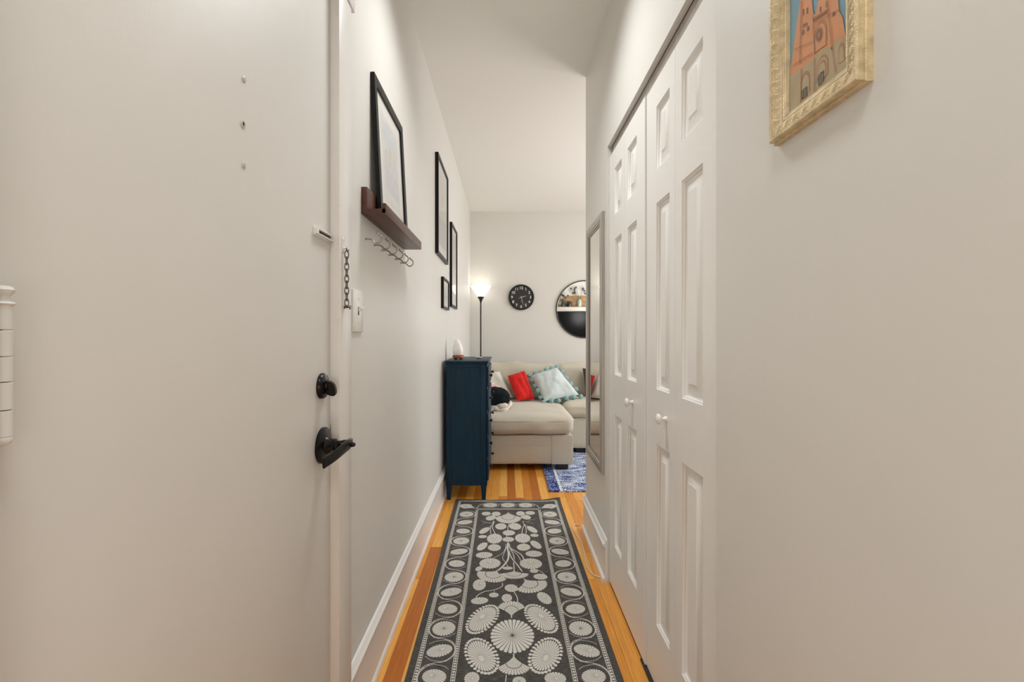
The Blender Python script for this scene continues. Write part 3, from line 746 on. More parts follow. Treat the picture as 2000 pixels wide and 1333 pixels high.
# salt lamp
sl = thing('salt_lamp', 'small pale crystal salt lamp on a round orange wooden base', 'lamp', (-.378, 3.585, 1.016))
b = BM(); lathe(b, [(.034, .010), (.043, .012), (.045, .020), (.044, .030), (.038, .036)], (-.378, 3.585, 1.016), 'z', 32); base = obj('wooden_base', b, M['orange_wood'], sl)
for a in (.6, 2.2, 3.8, 5.3):
    b = BM(); lathe(b, [(.005, 0), (.006, .006), (.005, .0115)], (-.378+.03*math.cos(a), 3.585+.03*math.sin(a), 1.016), 'z', 12); obj('foot', b, M['feet'], base)
b = BM(); rs = []
for i, (r, h, dx) in enumerate([(.036, .034, 0), (.042, .05, 0), (.041, .075, -.002), (.036, .10, -.005), (.029, .125, -.008), (.020, .145, -.011), (.009, .158, -.013)]):
    ring = []
    for k in range(12):
        a = 2*PI*k/12; rr = r*(1+.13*noise.noise(Vector((math.cos(a)*1.4, math.sin(a)*1.4, h*16))))
        ring.append(b.verts.new((-.378+dx+rr*math.cos(a), 3.585+rr*math.sin(a), 1.016+h)))
    rs.append(ring)
for a, c in zip(rs, rs[1:]):
    for k in range(12): b.faces.new((a[k], a[(k+1) % 12], c[(k+1) % 12], c[k]))
b.faces.new(rs[0]); b.faces.new(rs[-1])
obj('salt_crystal', b, M['salt'], sl)
b = BM(); lathe(b, [(.001, .001), (.016, .001), (.026, .006), (.029, .0115), (.028, .0125), (.015, .004), (.001, .003)], (-.225, 3.70, 1.0155), 'z', 28)
tag(obj('trinket_dish', b, M['plastic']), 'tiny white dish on top of the navy chest beside the salt lamp', 'dish')

# ------------------------------------------------------------------ torchiere floor lamp
lx, ly = -.328, 5.79
fl = thing('floor_lamp', 'tall torchiere floor lamp with glowing white bowl shade in the far left corner', 'floor lamp', (lx, ly, 0))
b = BM(); lathe(b, [(.115, 0), (.115, .012), (.10, .022), (.03, .032), (.014, .045)], (lx, ly, 0), 'z', 40); obj('base', b, M['lamp_pole'], fl)
b = BM(); lathe(b, [(.0095, .03), (.0095, 1.63)], (lx, ly, 0), 'z', 20); obj('pole', b, M['lamp_pole'], fl)
b = BM(); lathe(b, [(.0095, 1.61), (.013, 1.625), (.018, 1.645), (.030, 1.665), (.040, 1.678), (.040, 1.690)], (lx, ly, 0), 'z', 28); obj('shade_holder', b, M['lamp_pole'], fl)
b = BM(); lathe(b, [(.036, 1.690), (.055, 1.715), (.085, 1.755), (.112, 1.79), (.131, 1.822), (.128, 1.823), (.109, 1.793), (.082, 1.758), (.052, 1.718), (.033, 1.694)], (lx, ly, 0), 'z', 48, caps=False); obj('lamp_shade', b, M['bulb_glass'], fl)
b = BM(); ball(b, (lx, ly, 1.745), .028, 3); obj('bulb', b, M['bulb_glass'], fl)

# ------------------------------------------------------------------ wall clock
ck, ckz, cyw = .184, 1.693, YB
ckr = .165
wc = thing('wall_clock', 'round black wall clock with white numerals on the far wall', 'clock', (ck, cyw, ckz))
b = BM(); lathe(b, [(ckr, 0), (ckr, -.03), (ckr-.006, -.036), (ckr-.014, -.036), (ckr-.018, -.022)], (ck, cyw, ckz), 'y', 64, caps=False)
obj('rim', b, M['black'], wc)
b = BM(); lathe(b, [(ckr-.016, -.005), (ckr-.016, -.020)], (ck, cyw, ckz), 'y', 64); obj('face', b, M['clock_face'], wc)
dg = bpy.context.evaluated_depsgraph_get()
def text_mesh(s, size, loc, name, parent, m, ext=.001):
    cu = bpy.data.curves.new('txt', 'FONT'); cu.body = s; cu.size = size; cu.align_x = 'CENTER'; cu.align_y = 'CENTER'; cu.extrude = ext; cu.offset = .0009
    to = bpy.data.objects.new('txt', cu); C.objects.link(to); bpy.context.view_layer.update()
    me = bpy.data.meshes.new_from_object(to.evaluated_get(bpy.context.evaluated_depsgraph_get()))
    bpy.data.objects.remove(to)
    me.transform(Matrix.Rotation(PI/2, 4, 'X')); 
    o = bpy.data.objects.new(name, me); C.objects.link(o); o.parent = parent; o.location = Vector(loc)-world_origin(parent)
    me.materials.clear(); me.materials.append(m); me.name = name; return o
for k in range(1, 13):
    a = PI/2-2*PI*k/12; r = .119
    text_mesh(str(k), .050, (ck+r*math.cos(a), cyw-.0215, ckz+r*math.sin(a)), 'numeral', wc, M['white_num'])
def hand(ang, l0, l1, w, y, name):
    b = BM(); a = PI/2-ang; d = Vector((math.cos(a), 0, math.sin(a))); n = Vector((-d.z, 0, d.x))
    c = Vector((ck, y, ckz)); v = []
    for yy in (0, -.0012):
        for s_, ww in ((-l0, w*.6), (l1*.15, w), (l1, w*.45)):
            for sg in (-1, 1): v.append(b.verts.new(c+d*s_+n*ww*sg+Vector((0, yy, 0))))
    for i in (0, 6):
        b.faces.new([v[i], v[i+1], v[i+3], v[i+2]]); b.faces.new([v[i+2], v[i+3], v[i+5], v[i+4]])
    for p_, q_ in ((0, 1), (1, 3), (3, 5), (5, 4), (4, 2), (2, 0)): b.faces.new([v[p_], v[q_], v[q_+6], v[p_+6]])
    obj(name, b, M['white_num'], wc)
hand(2*PI*(2.47/12), .018, .066, .0032, cyw-.0235, 'hour_hand')
hand(2*PI*(27.5/60), .018, .105, .0026, cyw-.0255, 'minute_hand')
hand(2*PI*(41/60), .02, .05, .001, cyw-.0275, 'second_hand')
b = BM(); box(b, ck-.012, ck+.012, cyw-.0208, cyw-.0202, ckz-.056, ckz-.053); obj('dial_mark', b, M['silver'], wc)
b = BM(); lathe(b, [(ckr-.0145, -.0305), (ckr-.0145, -.032)], (ck, cyw, ckz), 'y', 64); obj('glass', b, M['glass'], wc)

# ------------------------------------------------------------------ round mirror
rmx, rmz, rmr = 1.003, 1.540, .372
rm = thing('round_mirror', 'large round black-rimmed mirror on the far wall behind the hall corner', 'mirror', (rmx, YB, rmz))
b = BM(); lathe(b, [(rmr-.012, 0), (rmr, 0), (rmr, -.022), (rmr-.004, -.025), (rmr-.010, -.025), (rmr-.012, -.02), (rmr-.012, -.012)], (rmx, YB, rmz), 'y', 96, caps=False); obj('rim', b, M['black'], rm)
b = BM(); lathe(b, [(rmr-.011, -.004), (rmr-.011, -.012)], (rmx, YB, rmz), 'y', 96); obj('mirror_glass', b, M['mirror'], rm)

# ------------------------------------------------------------------ shelf and television that the round mirror reflects
b = BM(); box(b, .92, 2.3, YC, YC+.17, 1.672, 1.752, bev=.002)
tag(obj('floating_shelf', b, M['shelf_white']), 'thick pale floating shelf above the television, seen in the round mirror', 'shelf')
tv = thing('television', 'large black wall-mounted television under the pale shelf, seen in the round mirror', 'television', (1.5, YC, .96))
b = BM(); box(b, .90, 2.14, YC+.022, YC+.055, .955, 1.665, bev=.004); obj('body', b, M['black'], tv)
b = BM(); box(b, .912, 2.128, YC+.054, YC+.0565, .975, 1.655); obj('screen', b, M['screen'], tv)
b = BM(); box(b, 1.3, 1.7, YC+.0005, YC+.022, 1.15, 1.5); obj('wall_bracket', b, M['black'], tv)
b = BM()
for k in range(4):
    z = 1.753+k*.056; x0 = 1.0+.06*(k % 2)+.02*k
    box(b, x0, 1.95-.04*(k % 2), YC+.004, YC+.02, z, z+.054, bev=.001)
tag(obj('wood_plank_panel', b, M['pallet']), 'reclaimed wood plank panel standing on the shelf, seen in the round mirror', 'wood panel')
def vase(name, label, x, prof, m, stems, spread, hgt):
    t = thing(name, label, 'vase' if stems else 'jar', (x, YC+.1, 1.752))
    b = BM(); lathe(b, prof, (x, YC+.1, 1.752), 'z', 28); obj('vase_body' if stems else 'jar_body', b, m, t)
    if stems:
        for k in range(stems):
            a = random.uniform(0, 2*PI); s = spread*random.uniform(.3, 1); h = hgt*random.uniform(.6, 1)
            tip = (x+s*math.cos(a), YC+.1+.6*s*math.sin(a), 1.752+h)
            bs = BM(); tube(bs, [(x, YC+.1, 1.752+prof[-1][1]*.6), (x+.3*s*math.cos(a), YC+.1, 1.752+h*.6), tip], .0018, 5, smooth=3)
            st = obj('stem', bs, M['stem'], t)
            bf = BM(); ball(bf, tip, .019, 3, bumpy=.7); obj('flower_head', bf, M['dried'], st)
    return t
vase('flower_vase', 'dark green glass vase of dried flowers on the shelf, seen in round mirror', 1.085, [(.03, 0), (.036, .02), (.036, .06), (.022, .1), (.022, .125), (.03, .14)], M['green_glass'], 9, .12, .27)
vase('candle_jar', 'dark navy lidded jar on the shelf, seen in the round mirror', 1.21, [(.048, 0), (.05, .01), (.05, .08), (.042, .088), (.042, .10), (.01, .108)], M['navy_jar'], 0, 0, 0)
vase('flower_vase', 'pale glass vase of dried flowers on the shelf, nearest the mirror edge', 1.405, [(.03, 0), (.038, .02), (.038, .11), (.026, .13), (.03, .145)], M['clear_glass'], 14, .17, .42)

# ------------------------------------------------------------------ sectional sofa
sf = thing('sectional_sofa', 'beige upholstered sectional sofa with a chaise on its left', 'sofa', (.4, 4.9, 0))
CX0, CX1 = -.43, .585
b = BM(); rbox(b, CX0, CX1, 4.09, 5.6, .055, .318, .02, (.004, .006, 0), n=10, wr=.003, seed=1); obj('chaise_base', b, M['sofa'], sf)
b = BM(); rbox(b, .395, CX1+.004, 4.080, 4.11, .058, .316, .008, n=6, wr=.002, seed=4); box(b, CX0+.02, .396, 4.0835, 4.092, .229, .2325)
obj('slipcover_flap', b, M['sofa'], sf)
b = BM(); rbox(b, CX1+.003, 1.45, 4.66, 5.6, .055, .37, .02, (0, .004, 0), n=8, wr=.002, seed=2); obj('seat_base', b, M['sofa'], sf)
b = BM(); rbox(b, CX0, CX1+.012, 4.06, 5.22, .318, .484, .06, (.012, .02, .028), n=22, wr=.010, seed=3); cc = obj('seat_cushion', b, M['sofa'], sf)
b = BM(); pz = .446
tube(b, [(CX0+.03, 4.062, pz), (-.1, 4.048, pz+.001), (.2, 4.049, pz-.001), (.45, 4.057, pz), (.545, 4.066, pz), (.585, 4.087, pz-.001), (.6, 4.13, pz), (.604, 4.3, pz), (.6, 4.6, pz)], .0022, 8, smooth=5)
obj('piping', b, M['sofa_piping'], cc)
b = BM(); rbox(b, CX1+.005, 1.45, 4.63, 5.22, .37, .515, .055, (.01, .02, .022), n=20, wr=.009, seed=5); c2 = obj('seat_cushion', b, M['sofa'], sf)
b = BM(); tube(b, [(CX1+.03, 4.64, .478), (.8, 4.612, .478), (1.1, 4.612, .478), (1.4, 4.63, .478)], .002, 8, smooth=4); obj('piping', b, M['sofa_piping'], c2)
b = BM(); rbox(b, CX0, 1.45, 5.42, 5.63, .055, .78, .05, n=10, wr=.003, seed=6); obj('back_frame', b, M['sofa'], sf)
tl = Matrix.Translation((0, 5.34, .6)) @ Matrix.Rotation(math.radians(-9), 4, 'X') @ Matrix.Translation((0, -5.34, -.6))
for x0, x1, sd in ((CX0, .548, 7), (.552, 1.45, 8)):
    b = BM(); rbox(b, x0, x1, 5.20, 5.42, .48, .87, .075, (.012, .03, .018), n=22, wr=.02, seed=sd, mx=tl); bc = obj('back_cushion', b, M['sofa'], sf)
b = BM(); rbox(b, 1.455, 1.66, 4.66, 5.62, .055, .64, .06, (.01, 0, .01), n=10, wr=.003, seed=10); obj('armrest', b, M['sofa'], sf)
for x, y in ((CX0+.06, 4.13), (CX1-.09, 4.13), (CX0+.06, 5.5), (1.35, 5.5), (.75, 4.72), (1.35, 4.72)):
    b = BM(); box(b, x-.05, x+.05, y-.035, y+.035, .011, .06, bev=.004); obj('foot', b, M['feet'], sf)

# ------------------------------------------------------------------ pillows
def pillow(name, label, TL, TR, BR, BL, th, m, seed=0, pinch=.06, n=26):
    """soft pillow from its four corners (x, y, z)"""
    TL, TR, BR, BL = map(Vector, (TL, TR, BR, BL)); c = (TL+TR+BR+BL)/4
    N = ((TR-BL).cross(TL-BR)).normalized()
    if N.y > 0: N = -N
    t = thing(name, label, 'pillow', (c[0], c[1], min(BL.z, BR.z)))
    def Q(u, v, y):      # u, v in -1..1, y thickness toward the viewer
        a, d = (u+1)/2, (v+1)/2
        return (BL*(1-a)+BR*a)*(1-d)+(TL*(1-a)+TR*a)*d+N*y
    b = BM(); g = {}
    def P(i, j, s):
        u, v = -1+2*i/n, -1+2*j/n
        e = max(0, (1-abs(u)**3.0)*(1-abs(v)**3.0)); y = th/2*e**.55
        k = noise.noise(Vector((u*2+seed, v*2, s*.7)))*.020*min(1, e*2)+noise.noise(Vector((u*5+seed, v*5, s)))*.006*min(1, e*2)
        return Q(u*(1-pinch*(1-v*v)*u*u), v*(1-pinch*(1-u*u)*v*v), s*(y+k))
    for s in (-1, 1):
        for i in range(n+1):
            for j in range(n+1):
                if s == 1 and (i in (0, n) or j in (0, n)): g[(i, j, 1)] = g[(i, j, -1)]
                else: g[(i, j, s)] = b.verts.new(P(i, j, s))
        for i in range(n):
            for j in range(n):
                f = b.faces.new((g[(i, j, s)], g[(i+1, j, s)], g[(i+1, j+1, s)], g[(i, j+1, s)])); f.smooth = True
    body = obj('pillow_cover', b, m, t)
    return t, body, Q
pillow('throw_pillow', 'ivory throw pillow at the left end of the sofa back, partly behind chest', (-.29, 5.14, .75), (-.085, 5.15, .802), (.07, 4.95, .535), (-.20, 4.90, .505), .15, M['ivory'], 1, pinch=.02)
_, body, Q = pillow('throw_pillow', 'bright red throw pillow with a dark seam beside the pale blue one', (.006, 5.0, .765), (.196, 5.12, .812), (.292, 4.90, .522), (.115, 4.80, .518), .13, M['red'], 2, pinch=.05)
b = BM(); pts = []
for j in range(21):
    v = -.97+1.94*j/20; u = .42-.1*v; e = (1-abs(u)**3)*(1-abs(v)**3); pts.append(Q(u, v, .065*max(0, e)**.55+.008))
tube(b, pts, .0022, 6); obj('seam', b, M['dark_thread'], body)
_, body, Q = pillow('pompom_pillow', 'pale blue square pillow edged with teal pompoms', (.262, 5.08, .757), (.556, 5.12, .848), (.768, 4.90, .570), (.392, 4.80, .515), .15, M['pale_blue'], 5, pinch=.03)
for k in range(20):
    s_ = k/20*4; sd, f_ = int(s_), s_-int(s_); q = -1+2*f_
    u, v = ((q, 1), (1, -q), (-q, -1), (-1, q))[sd]
    b = BM(); ball(b, Q(u*1.07, v*1.07, -.004+.012*math.sin(k*2.3)), .024, 3, bumpy=.4, sc=(1, .9, random.uniform(.85, 1.1)))
    obj('pompom', b, M['teal'], body)
pillow('throw_pillow', 'dark brown pillow at the hall corner edge of the sofa', (.845, 5.15, .835), (1.12, 5.15, .85), (1.12, 4.98, .54), (.848, 4.98, .545), .13, M['brown'], 9)

r = math.radians
# blanket bundle on the chaise
bl = thing('folded_blanket', 'dark green plush blanket with cream sherpa lining bundled on the chaise', 'blanket', (-.15, 4.42, .5))
b = BM(); n = 28
def lump(cx_, cy_, cz, rx, ry, rz, sd, wob=.12):
    ret = bmesh.ops.create_icosphere(b, subdivisions=4, radius=1)
    for v in ret['verts']:
        p = v.co.copy(); k = 1+wob*noise.noise(p*1.8+Vector((sd, 0, 0)))+wob*.4*noise.noise(p*5+Vector((0, sd, 0)))
        z_ = p.z if p.z > -.55 else -.55-(abs(p.z)-.55)*.2
        v.co = Vector((cx_+math.copysign(abs(p.x)**.75, p.x)*rx*k, cy_+math.copysign(abs(p.y)**.85, p.y)*ry*k, cz+z_*rz*k))
    for f in b.faces: f.smooth = True
lump(-.165, 4.42, .605, .195, .125, .10, 3)
obj('plush_side', b, M['velvet'], bl)
b = BM()
pts = [(-.36, 4.31), (-.20, 4.292), (-.145, 4.285), (-.115, 4.30), (-.085, 4.275), (-.05, 4.27), (-.01, 4.285), (.022, 4.33), (.03, 4.40), (.02, 4.47)]
zz_ = [.505, .505, .50, .515, .502, .497, .505, .53, .545, .55]
tube(b, [(x, y, z+.008) for (x, y), z in zip(pts, zz_)], .019, 12, smooth=6, rf=lambda t: 1+.25*math.sin(t*23))
lump(-.045, 4.355, .535, .065, .07, .034, 8, .2)
obj('sherpa_lining', b, M['sherpa'], bl)['label'] = 'cream sherpa lining'
sc_m = bpy.data.materials.new('patterned_scarf'); sc_m.use_nodes = True; nt = sc_m.node_tree
tc = nt.nodes.new('ShaderNodeTexCoord'); vo = nt.nodes.new('ShaderNodeTexVoronoi'); vo.inputs['Scale'].default_value = 55; nt.links.new(tc.outputs['Object'], vo.inputs['Vector'])
rp = nt.nodes.new('ShaderNodeValToRGB'); rp.color_ramp.interpolation = 'CONSTANT'; rp.color_ramp.elements[0].color = srgb(232, 180, 192); rp.color_ramp.elements[1].position = .55; rp.color_ramp.elements[1].color = srgb(238, 232, 228)
e = rp.color_ramp.elements.new(.42); e.color = srgb(60, 40, 62); e = rp.color_ramp.elements.new(.85); e.color = srgb(228, 214, 110)
sx = nt.nodes.new('ShaderNodeSeparateColor'); nt.links.new(vo.outputs['Color'], sx.inputs[0]); nt.links.new(sx.outputs[0], rp.inputs[0]); nt.links.new(rp.outputs[0], nt.nodes['Principled BSDF'].inputs['Base Color'])
b = BM(); 
G_ = {}
for i in range(25):
    for j in range(15):
        x = -.33+.27*i/24; y = 4.40+.13*j/14
        z = .713-.10*max(0, (i/24-.78))*2-.35*max(0, (.35-j/14))**1.5+.010*math.sin(i*.9)+.012*math.sin(j*1.1+i*.3)
        G_[(i, j)] = (x, y, z)
for dz in (0, .012):
    for i in range(24):
        for j in range(14): poly(b, [tuple(Vector(G_[q])+Vector((0, 0, dz))) for q in ((i, j), (i+1, j), (i+1, j+1), (i, j+1))])
bmesh.ops.remove_doubles(b, verts=b.verts, dist=.0001)
for f in b.faces: f.smooth = True
sc = tag(obj('patterned_scarf', b, sc_m), 'pink, white and black patterned scarf with fringe folded on the dark blanket', 'scarf')
b = BM()
for k in range(22):
    x = -.32+.0118*k; z = .70
    tube(b, [(x, 4.402, .690), (x+random.uniform(-.004, .004), 4.385, .672), (x+random.uniform(-.008, .008), 4.372, .645)], .0022, 5)
obj('fringe', b, M['clock_face'], sc)['label'] = 'black and white fringe'

# ------------------------------------------------------------------ blue rug of the living room
b = BM(); rx0, ry0 = .325, 3.53
nx, ny = 40, 40; zt_ = .009
gv = [[b.verts.new((rx0+1.9*i/nx, ry0+1.75*j/ny, zt_+.001*noise.noise(Vector((i*.9, j*.9, 0))))) for j in range(ny+1)] for i in range(nx+1)]
for i in range(nx):
    for j in range(ny): b.faces.new((gv[i][j], gv[i+1][j], gv[i+1][j+1], gv[i][j+1]))
box(b, rx0, rx0+1.9, ry0, ry0+1.75, .0005, .0075)
br = obj('living_room_rug', b, M['blue_rug'], recalc=True)
# origin at the near left corner so the border follows the rug's own edges
dx = Vector((rx0, ry0, 0))-br.location
br.data.transform(Matrix.Translation(-dx)); br.location = br.location+dx
tag(br, 'distressed blue and white area rug partly under the sofa', 'rug')

# ------------------------------------------------------------------ hall runner
RY0, RY1 = 1.06, 3.354
def rc(y): return .0065+(3.354-y)*.0105
def rz(x, y):
    u = x-rc(y)
    z = .0045
    z += .016*math.exp(-((u-.38)**2+(y-3.38)**2)/.0045)+.004*math.exp(-((u+.38)**2+(y-3.36)**2)/.004)
    z += .0035*math.exp(-((u+.19)**2)/.003-((y-3.36)**2)/.002)
    return z
b = BM(); nx, ny = 44, 150
gv = [[None]*(ny+1) for _ in range(nx+1)]
for i in range(nx+1):
    for j in range(ny+1):
        y = RY0+(RY1-RY0)*j/ny; u = -.38+.76*i/nx; x = rc(y)+u
        if j == ny: y += .004*math.sin(i*.35)+.010*max(0, (i/nx-.8))*5
        gv[i][j] = b.verts.new((x, y, rz(x, y)))
for i in range(nx):
    for j in range(ny):
        f = b.faces.new((gv[i][j], gv[i+1][j], gv[i+1][j+1], gv[i][j+1])); f.smooth = True
def skirt(seq):
    lo = [b.verts.new((v.co.x, v.co.y, max(.0003, v.co.z-.004))) for v in seq]
    for k in range(len(seq)-1):
        f = b.faces.new((seq[k], seq[k+1], lo[k+1], lo[k])); f.material_index = 2
skirt([gv[0][j] for j in range(ny+1)]); skirt([gv[nx][j] for j in range(ny+1)]); skirt([gv[i][0] for i in range(nx+1)]); skirt([gv[i][ny] for i in range(nx+1)])
LV = [0]
def rp_(pts, k=0):
    """a flat cream patch woven into the runner"""
    vs = [b.verts.new((x, y, rz(x, y)+.0005+.0001*k)) for x, y in pts]
    try: f = b.faces.new(vs)
    except ValueError: return
    f.material_index = 1
    f.normal_update()
    if f.normal.z < 0: f.normal_flip()
def disc(cx_, cy_, a, c, rot=0, n=22, fx=0, fy=0, beads=False):
    cr_, sr = math.cos(rot), math.sin(rot)
    T = lambda p, q: (cx_+p*cr_-q*sr, cy_+p*sr+q*cr_)
    sc_ = .84 if beads else 1.0
    Fx, Fy = fx*a, fy*c
    for k in range(n):
        t0 = 2*PI*(k+.09)/n; t1 = 2*PI*(k+.91)/n; tm = (t0+t1)/2
        pts = []
        def pt(t, m, tt=None): 
            X_, Y_ = a*sc_*math.cos(t), c*sc_*math.sin(t); return T(Fx+(X_-Fx)*m, Fy+(Y_-Fy)*m)
        pts = [pt(tm, .05), pt(t0, .5), pt(t0, .93), pt(t0*.7+tm*.3, .985), pt(tm, 1.0), pt(t1*.7+tm*.3, .985), pt(t1, .93), pt(t1, .5)]
        rp_(pts)
    if fx or fy:      # bright woven heart around the focus
        rp_([T(Fx+a*.16*math.cos(q), Fy+c*.16*math.sin(q)) for q in [2*PI*i/10 for i in range(10)]], 1)
    if beads:
        rb = .5*(PI*(3*(a+c)-math.sqrt((3*a+c)*(a+3*c))))*.93/n*.86
        for k in range(n):
            t = 2*PI*(k+.5)/n; X_, Y_ = a*.94*math.cos(t), c*.94*math.sin(t)
            rp_([T(X_+rb*math.cos(q), Y_+rb*math.sin(q)) for q in [2*PI*i/9 for i in range(9)]])
def umb(ax, ay, w, h, rot=0, n=15, dr=.35, skew=0):
    """parasol shape: tip at (ax, ay), opening toward -y by h, half width w"""
    cr_, sr = math.cos(rot), math.sin(rot)
    T = lambda p, q: (ax+p*cr_-q*sr, ay+p*sr+q*cr_)
    def pt(s, t):
        c_ = math.sqrt(max(0, 1-s*s)); rim = -h*(1-(dr+.12)*(1-c_)); return T(s*w*t**1.6+skew*t, rim*t**.85)
    for k in range(n):
        s0, s1, sm = (math.sin((-.5+(k+o_)/n)*PI) for o_ in (.09, .91, .5))
        for ta, tb in ((.03, .66), (.69, 1.0)):
            m = 5; L1 = [pt(s0, ta+(tb-ta)*i/m) for i in range(m+1)]; L2 = [pt(s1, ta+(tb-ta)*i/m) for i in range(m+1)]
            cap = [pt(sm, tb*1.035)] if tb == 1.0 else []
            rp_(L1+cap+L2[::-1])
    rp_([T(-.0028, 0), T(.0028, 0), T(.0022+skew*.02, -h*.12), T(-.0022+skew*.02, -h*.12)], 1)
    rp_([T(.0035*math.cos(q), .0035*math.sin(q)) for q in [2*PI*i/8 for i in range(8)]], 1)
def stroke(pts, w, k=5, w1=None):
    P_ = catmull([(x, y, 0) for x, y in pts], k) if k else [Vector((x, y, 0)) for x, y in pts]
    for i in range(len(P_)-1):
        t = (P_[min(i+2, len(P_)-1)]-P_[max(i-1, 0)]); t.normalize(); 
        t0 = (P_[min(i+1, len(P_)-1)]-P_[max(i-1, 0)]).normalized(); t1 = (P_[min(i+2, len(P_)-1)]-P_[i]).normalized()
        f0, f1 = i/(len(P_)-1), (i+1)/(len(P_)-1)
        wa = w+((w1 if w1 is not None else w)-w)*f0; wb = w+((w1 if w1 is not None else w)-w)*f1
        n0, n1 = Vector((-t0.y, t0.x, 0))*wa/2, Vector((-t1.y, t1.x, 0))*wb/2
        a_, c_ = P_[i], P_[i+1]
        rp_([((a_-n0).x, (a_-n0).y), ((c_-n1).x, (c_-n1).y), ((c_+n1).x, (c_+n1).y), ((a_+n0).x, (a_+n0).y)], .5)
# positions on the runner, read off along its length (metres)
def c7(x, y): return floor_at(850+x/7.143, 970+y/7.143, .005)
def c8(x, y): return floor_at(790+x/4.651, 1130+y/4.651, .005)
def D7(x, y, rx, ry, rot=0, n=20, fx=0, fy=0, beads=False):
    X_, Y_ = c7(x, y); disc(X_, Y_, rx/7.143*Y_/F, ry/7.143*Y_*Y_/(F*1.2), rot, n, fx, fy, beads)
def D8(x, y, rx, ry, rot=0, n=20, fx=0, fy=0, beads=False):
    X_, Y_ = c8(x, y); disc(X_, Y_, rx/4.651*Y_/F, ry/4.651*Y_*Y_/(F*1.2), rot, n, fx, fy, beads)
def U(cf, x, y, hw, yr, rot=0, n=15, sc_=7.143, skew=0, **k):
    X_, Y_ = cf(x, y); _, Y2 = cf(x, yr); umb(X_, Y_, hw/sc_*Y_/F, abs(Y_-Y2), rot, n, skew=skew, **k)
# centre field
D8(980, 520, 200, 155, 0, 28)
X_, Y_ = c8(712, 368); disc(X_, Y_, .108, .056, r(66), 30, .12, .15, True)
X_, Y_ = c8(1238, 362); disc(X_, Y_, .108, .056, r(114), 30, .12, -.15, True)
X_, Y_ = c8(700, 700); disc(X_, Y_, .104, .058, r(112), 30, -.15, .1, True)
X_, Y_ = c8(1282, 695); disc(X_, Y_, .104, .058, r(68), 30, -.15, -.1, True)
X_, Y_ = c8(972, 358); umb(X_, Y_, .056, .118, PI, 13, .3)                      # cup opening away
X_, Y_ = c8(992, 690); umb(X_, Y_, .055, .104, 0, 14, .24)
D8(930, 180, 48, 38, 0, 16, .1, .1); D8(970, 90, 60, 36, r(28), 18, .2); D8(680, 60, 60, 52, 0, 18, .2, .2); D8(682, 205, 80, 32, r(8), 18, .2)
D8(812, 153, 45, 22, 0, 14, 0, .3); D8(1270, 180, 58, 58, r(20), 18, 0, .1)
D8(612, 912, 70, 62, 0, 18, .1); D8(1370, 912, 100, 60, 0, 20, .1); D8(1042, 935, 62, 42, 0, 16)
X_, Y_ = c8(1085, 5); umb(X_, Y_, .079, .128, r(30), 15, .38)
stroke([c8(995, 125), c8(1022, 170), c8(1030, 222)], .004); stroke([c8(890, 45), c8(885, 75), c8(820, 105), c8(720, 125), c8(660, 160), c8(650, 185)], .004)
stroke([c8(925, 880), c8(918, 944)], .003); stroke([c8(818, 112), c8(812, 135)], .002)
X_, Y_ = c7(872, 1030); umb(X_, Y_, .078, .118, r(-28), 17, .42)
U(c7, 1100, 1038, 192, 1150, 0, 15, dr=.5)
for a_ in ((765, 935, 150, 74, 0, 22), (1335, 940, 158, 76, 0, 22), (828, 590, 108, 70, 0, 20), (1220, 584, 108, 66, 0, 20)): D7(*a_, fy=.25)
for a_ in ((683, 820, 118, 44, r(4), 20), (1375, 802, 118, 44, r(-4), 20), (825, 716, 92, 48, r(10), 20), (1233, 710, 95, 50, r(-10), 20), (655, 700, 62, 60, r(-18), 16), (1405, 675, 62, 62, r(20), 16),
           (662, 563, 60, 22, r(4), 14), (1385, 545, 60, 22, r(-6), 14), (687, 477, 56, 50, r(-25), 14), (1352, 463, 55, 52, r(25), 14), (1020, 602, 83, 34, r(12), 16), (1028, 510, 87, 38, r(5), 16),
           (915, 420, 80, 45, 0, 16), (1115, 420, 85, 48, r(12), 16), (775, 303, 66, 36, r(-22), 14), (1265, 290, 66, 36, r(22), 14), (712, 242, 65, 27, r(8), 14), (850, 246, 64, 32, 0, 14), (1190, 240, 62, 32, 0, 14), (1325, 232, 68, 26, r(-8), 14),
           (1378, 1042, 60, 28, 0, 14), (1468, 1122, 98, 42, r(-8), 16), (610, 1010, 46, 36, r(-20), 12), (1010, 1003, 76, 22, 0, 14)): D7(*a_, fx=.15, fy=.1)
U(c7, 1020, 225, 172, 375, 0, 19, dr=.42)
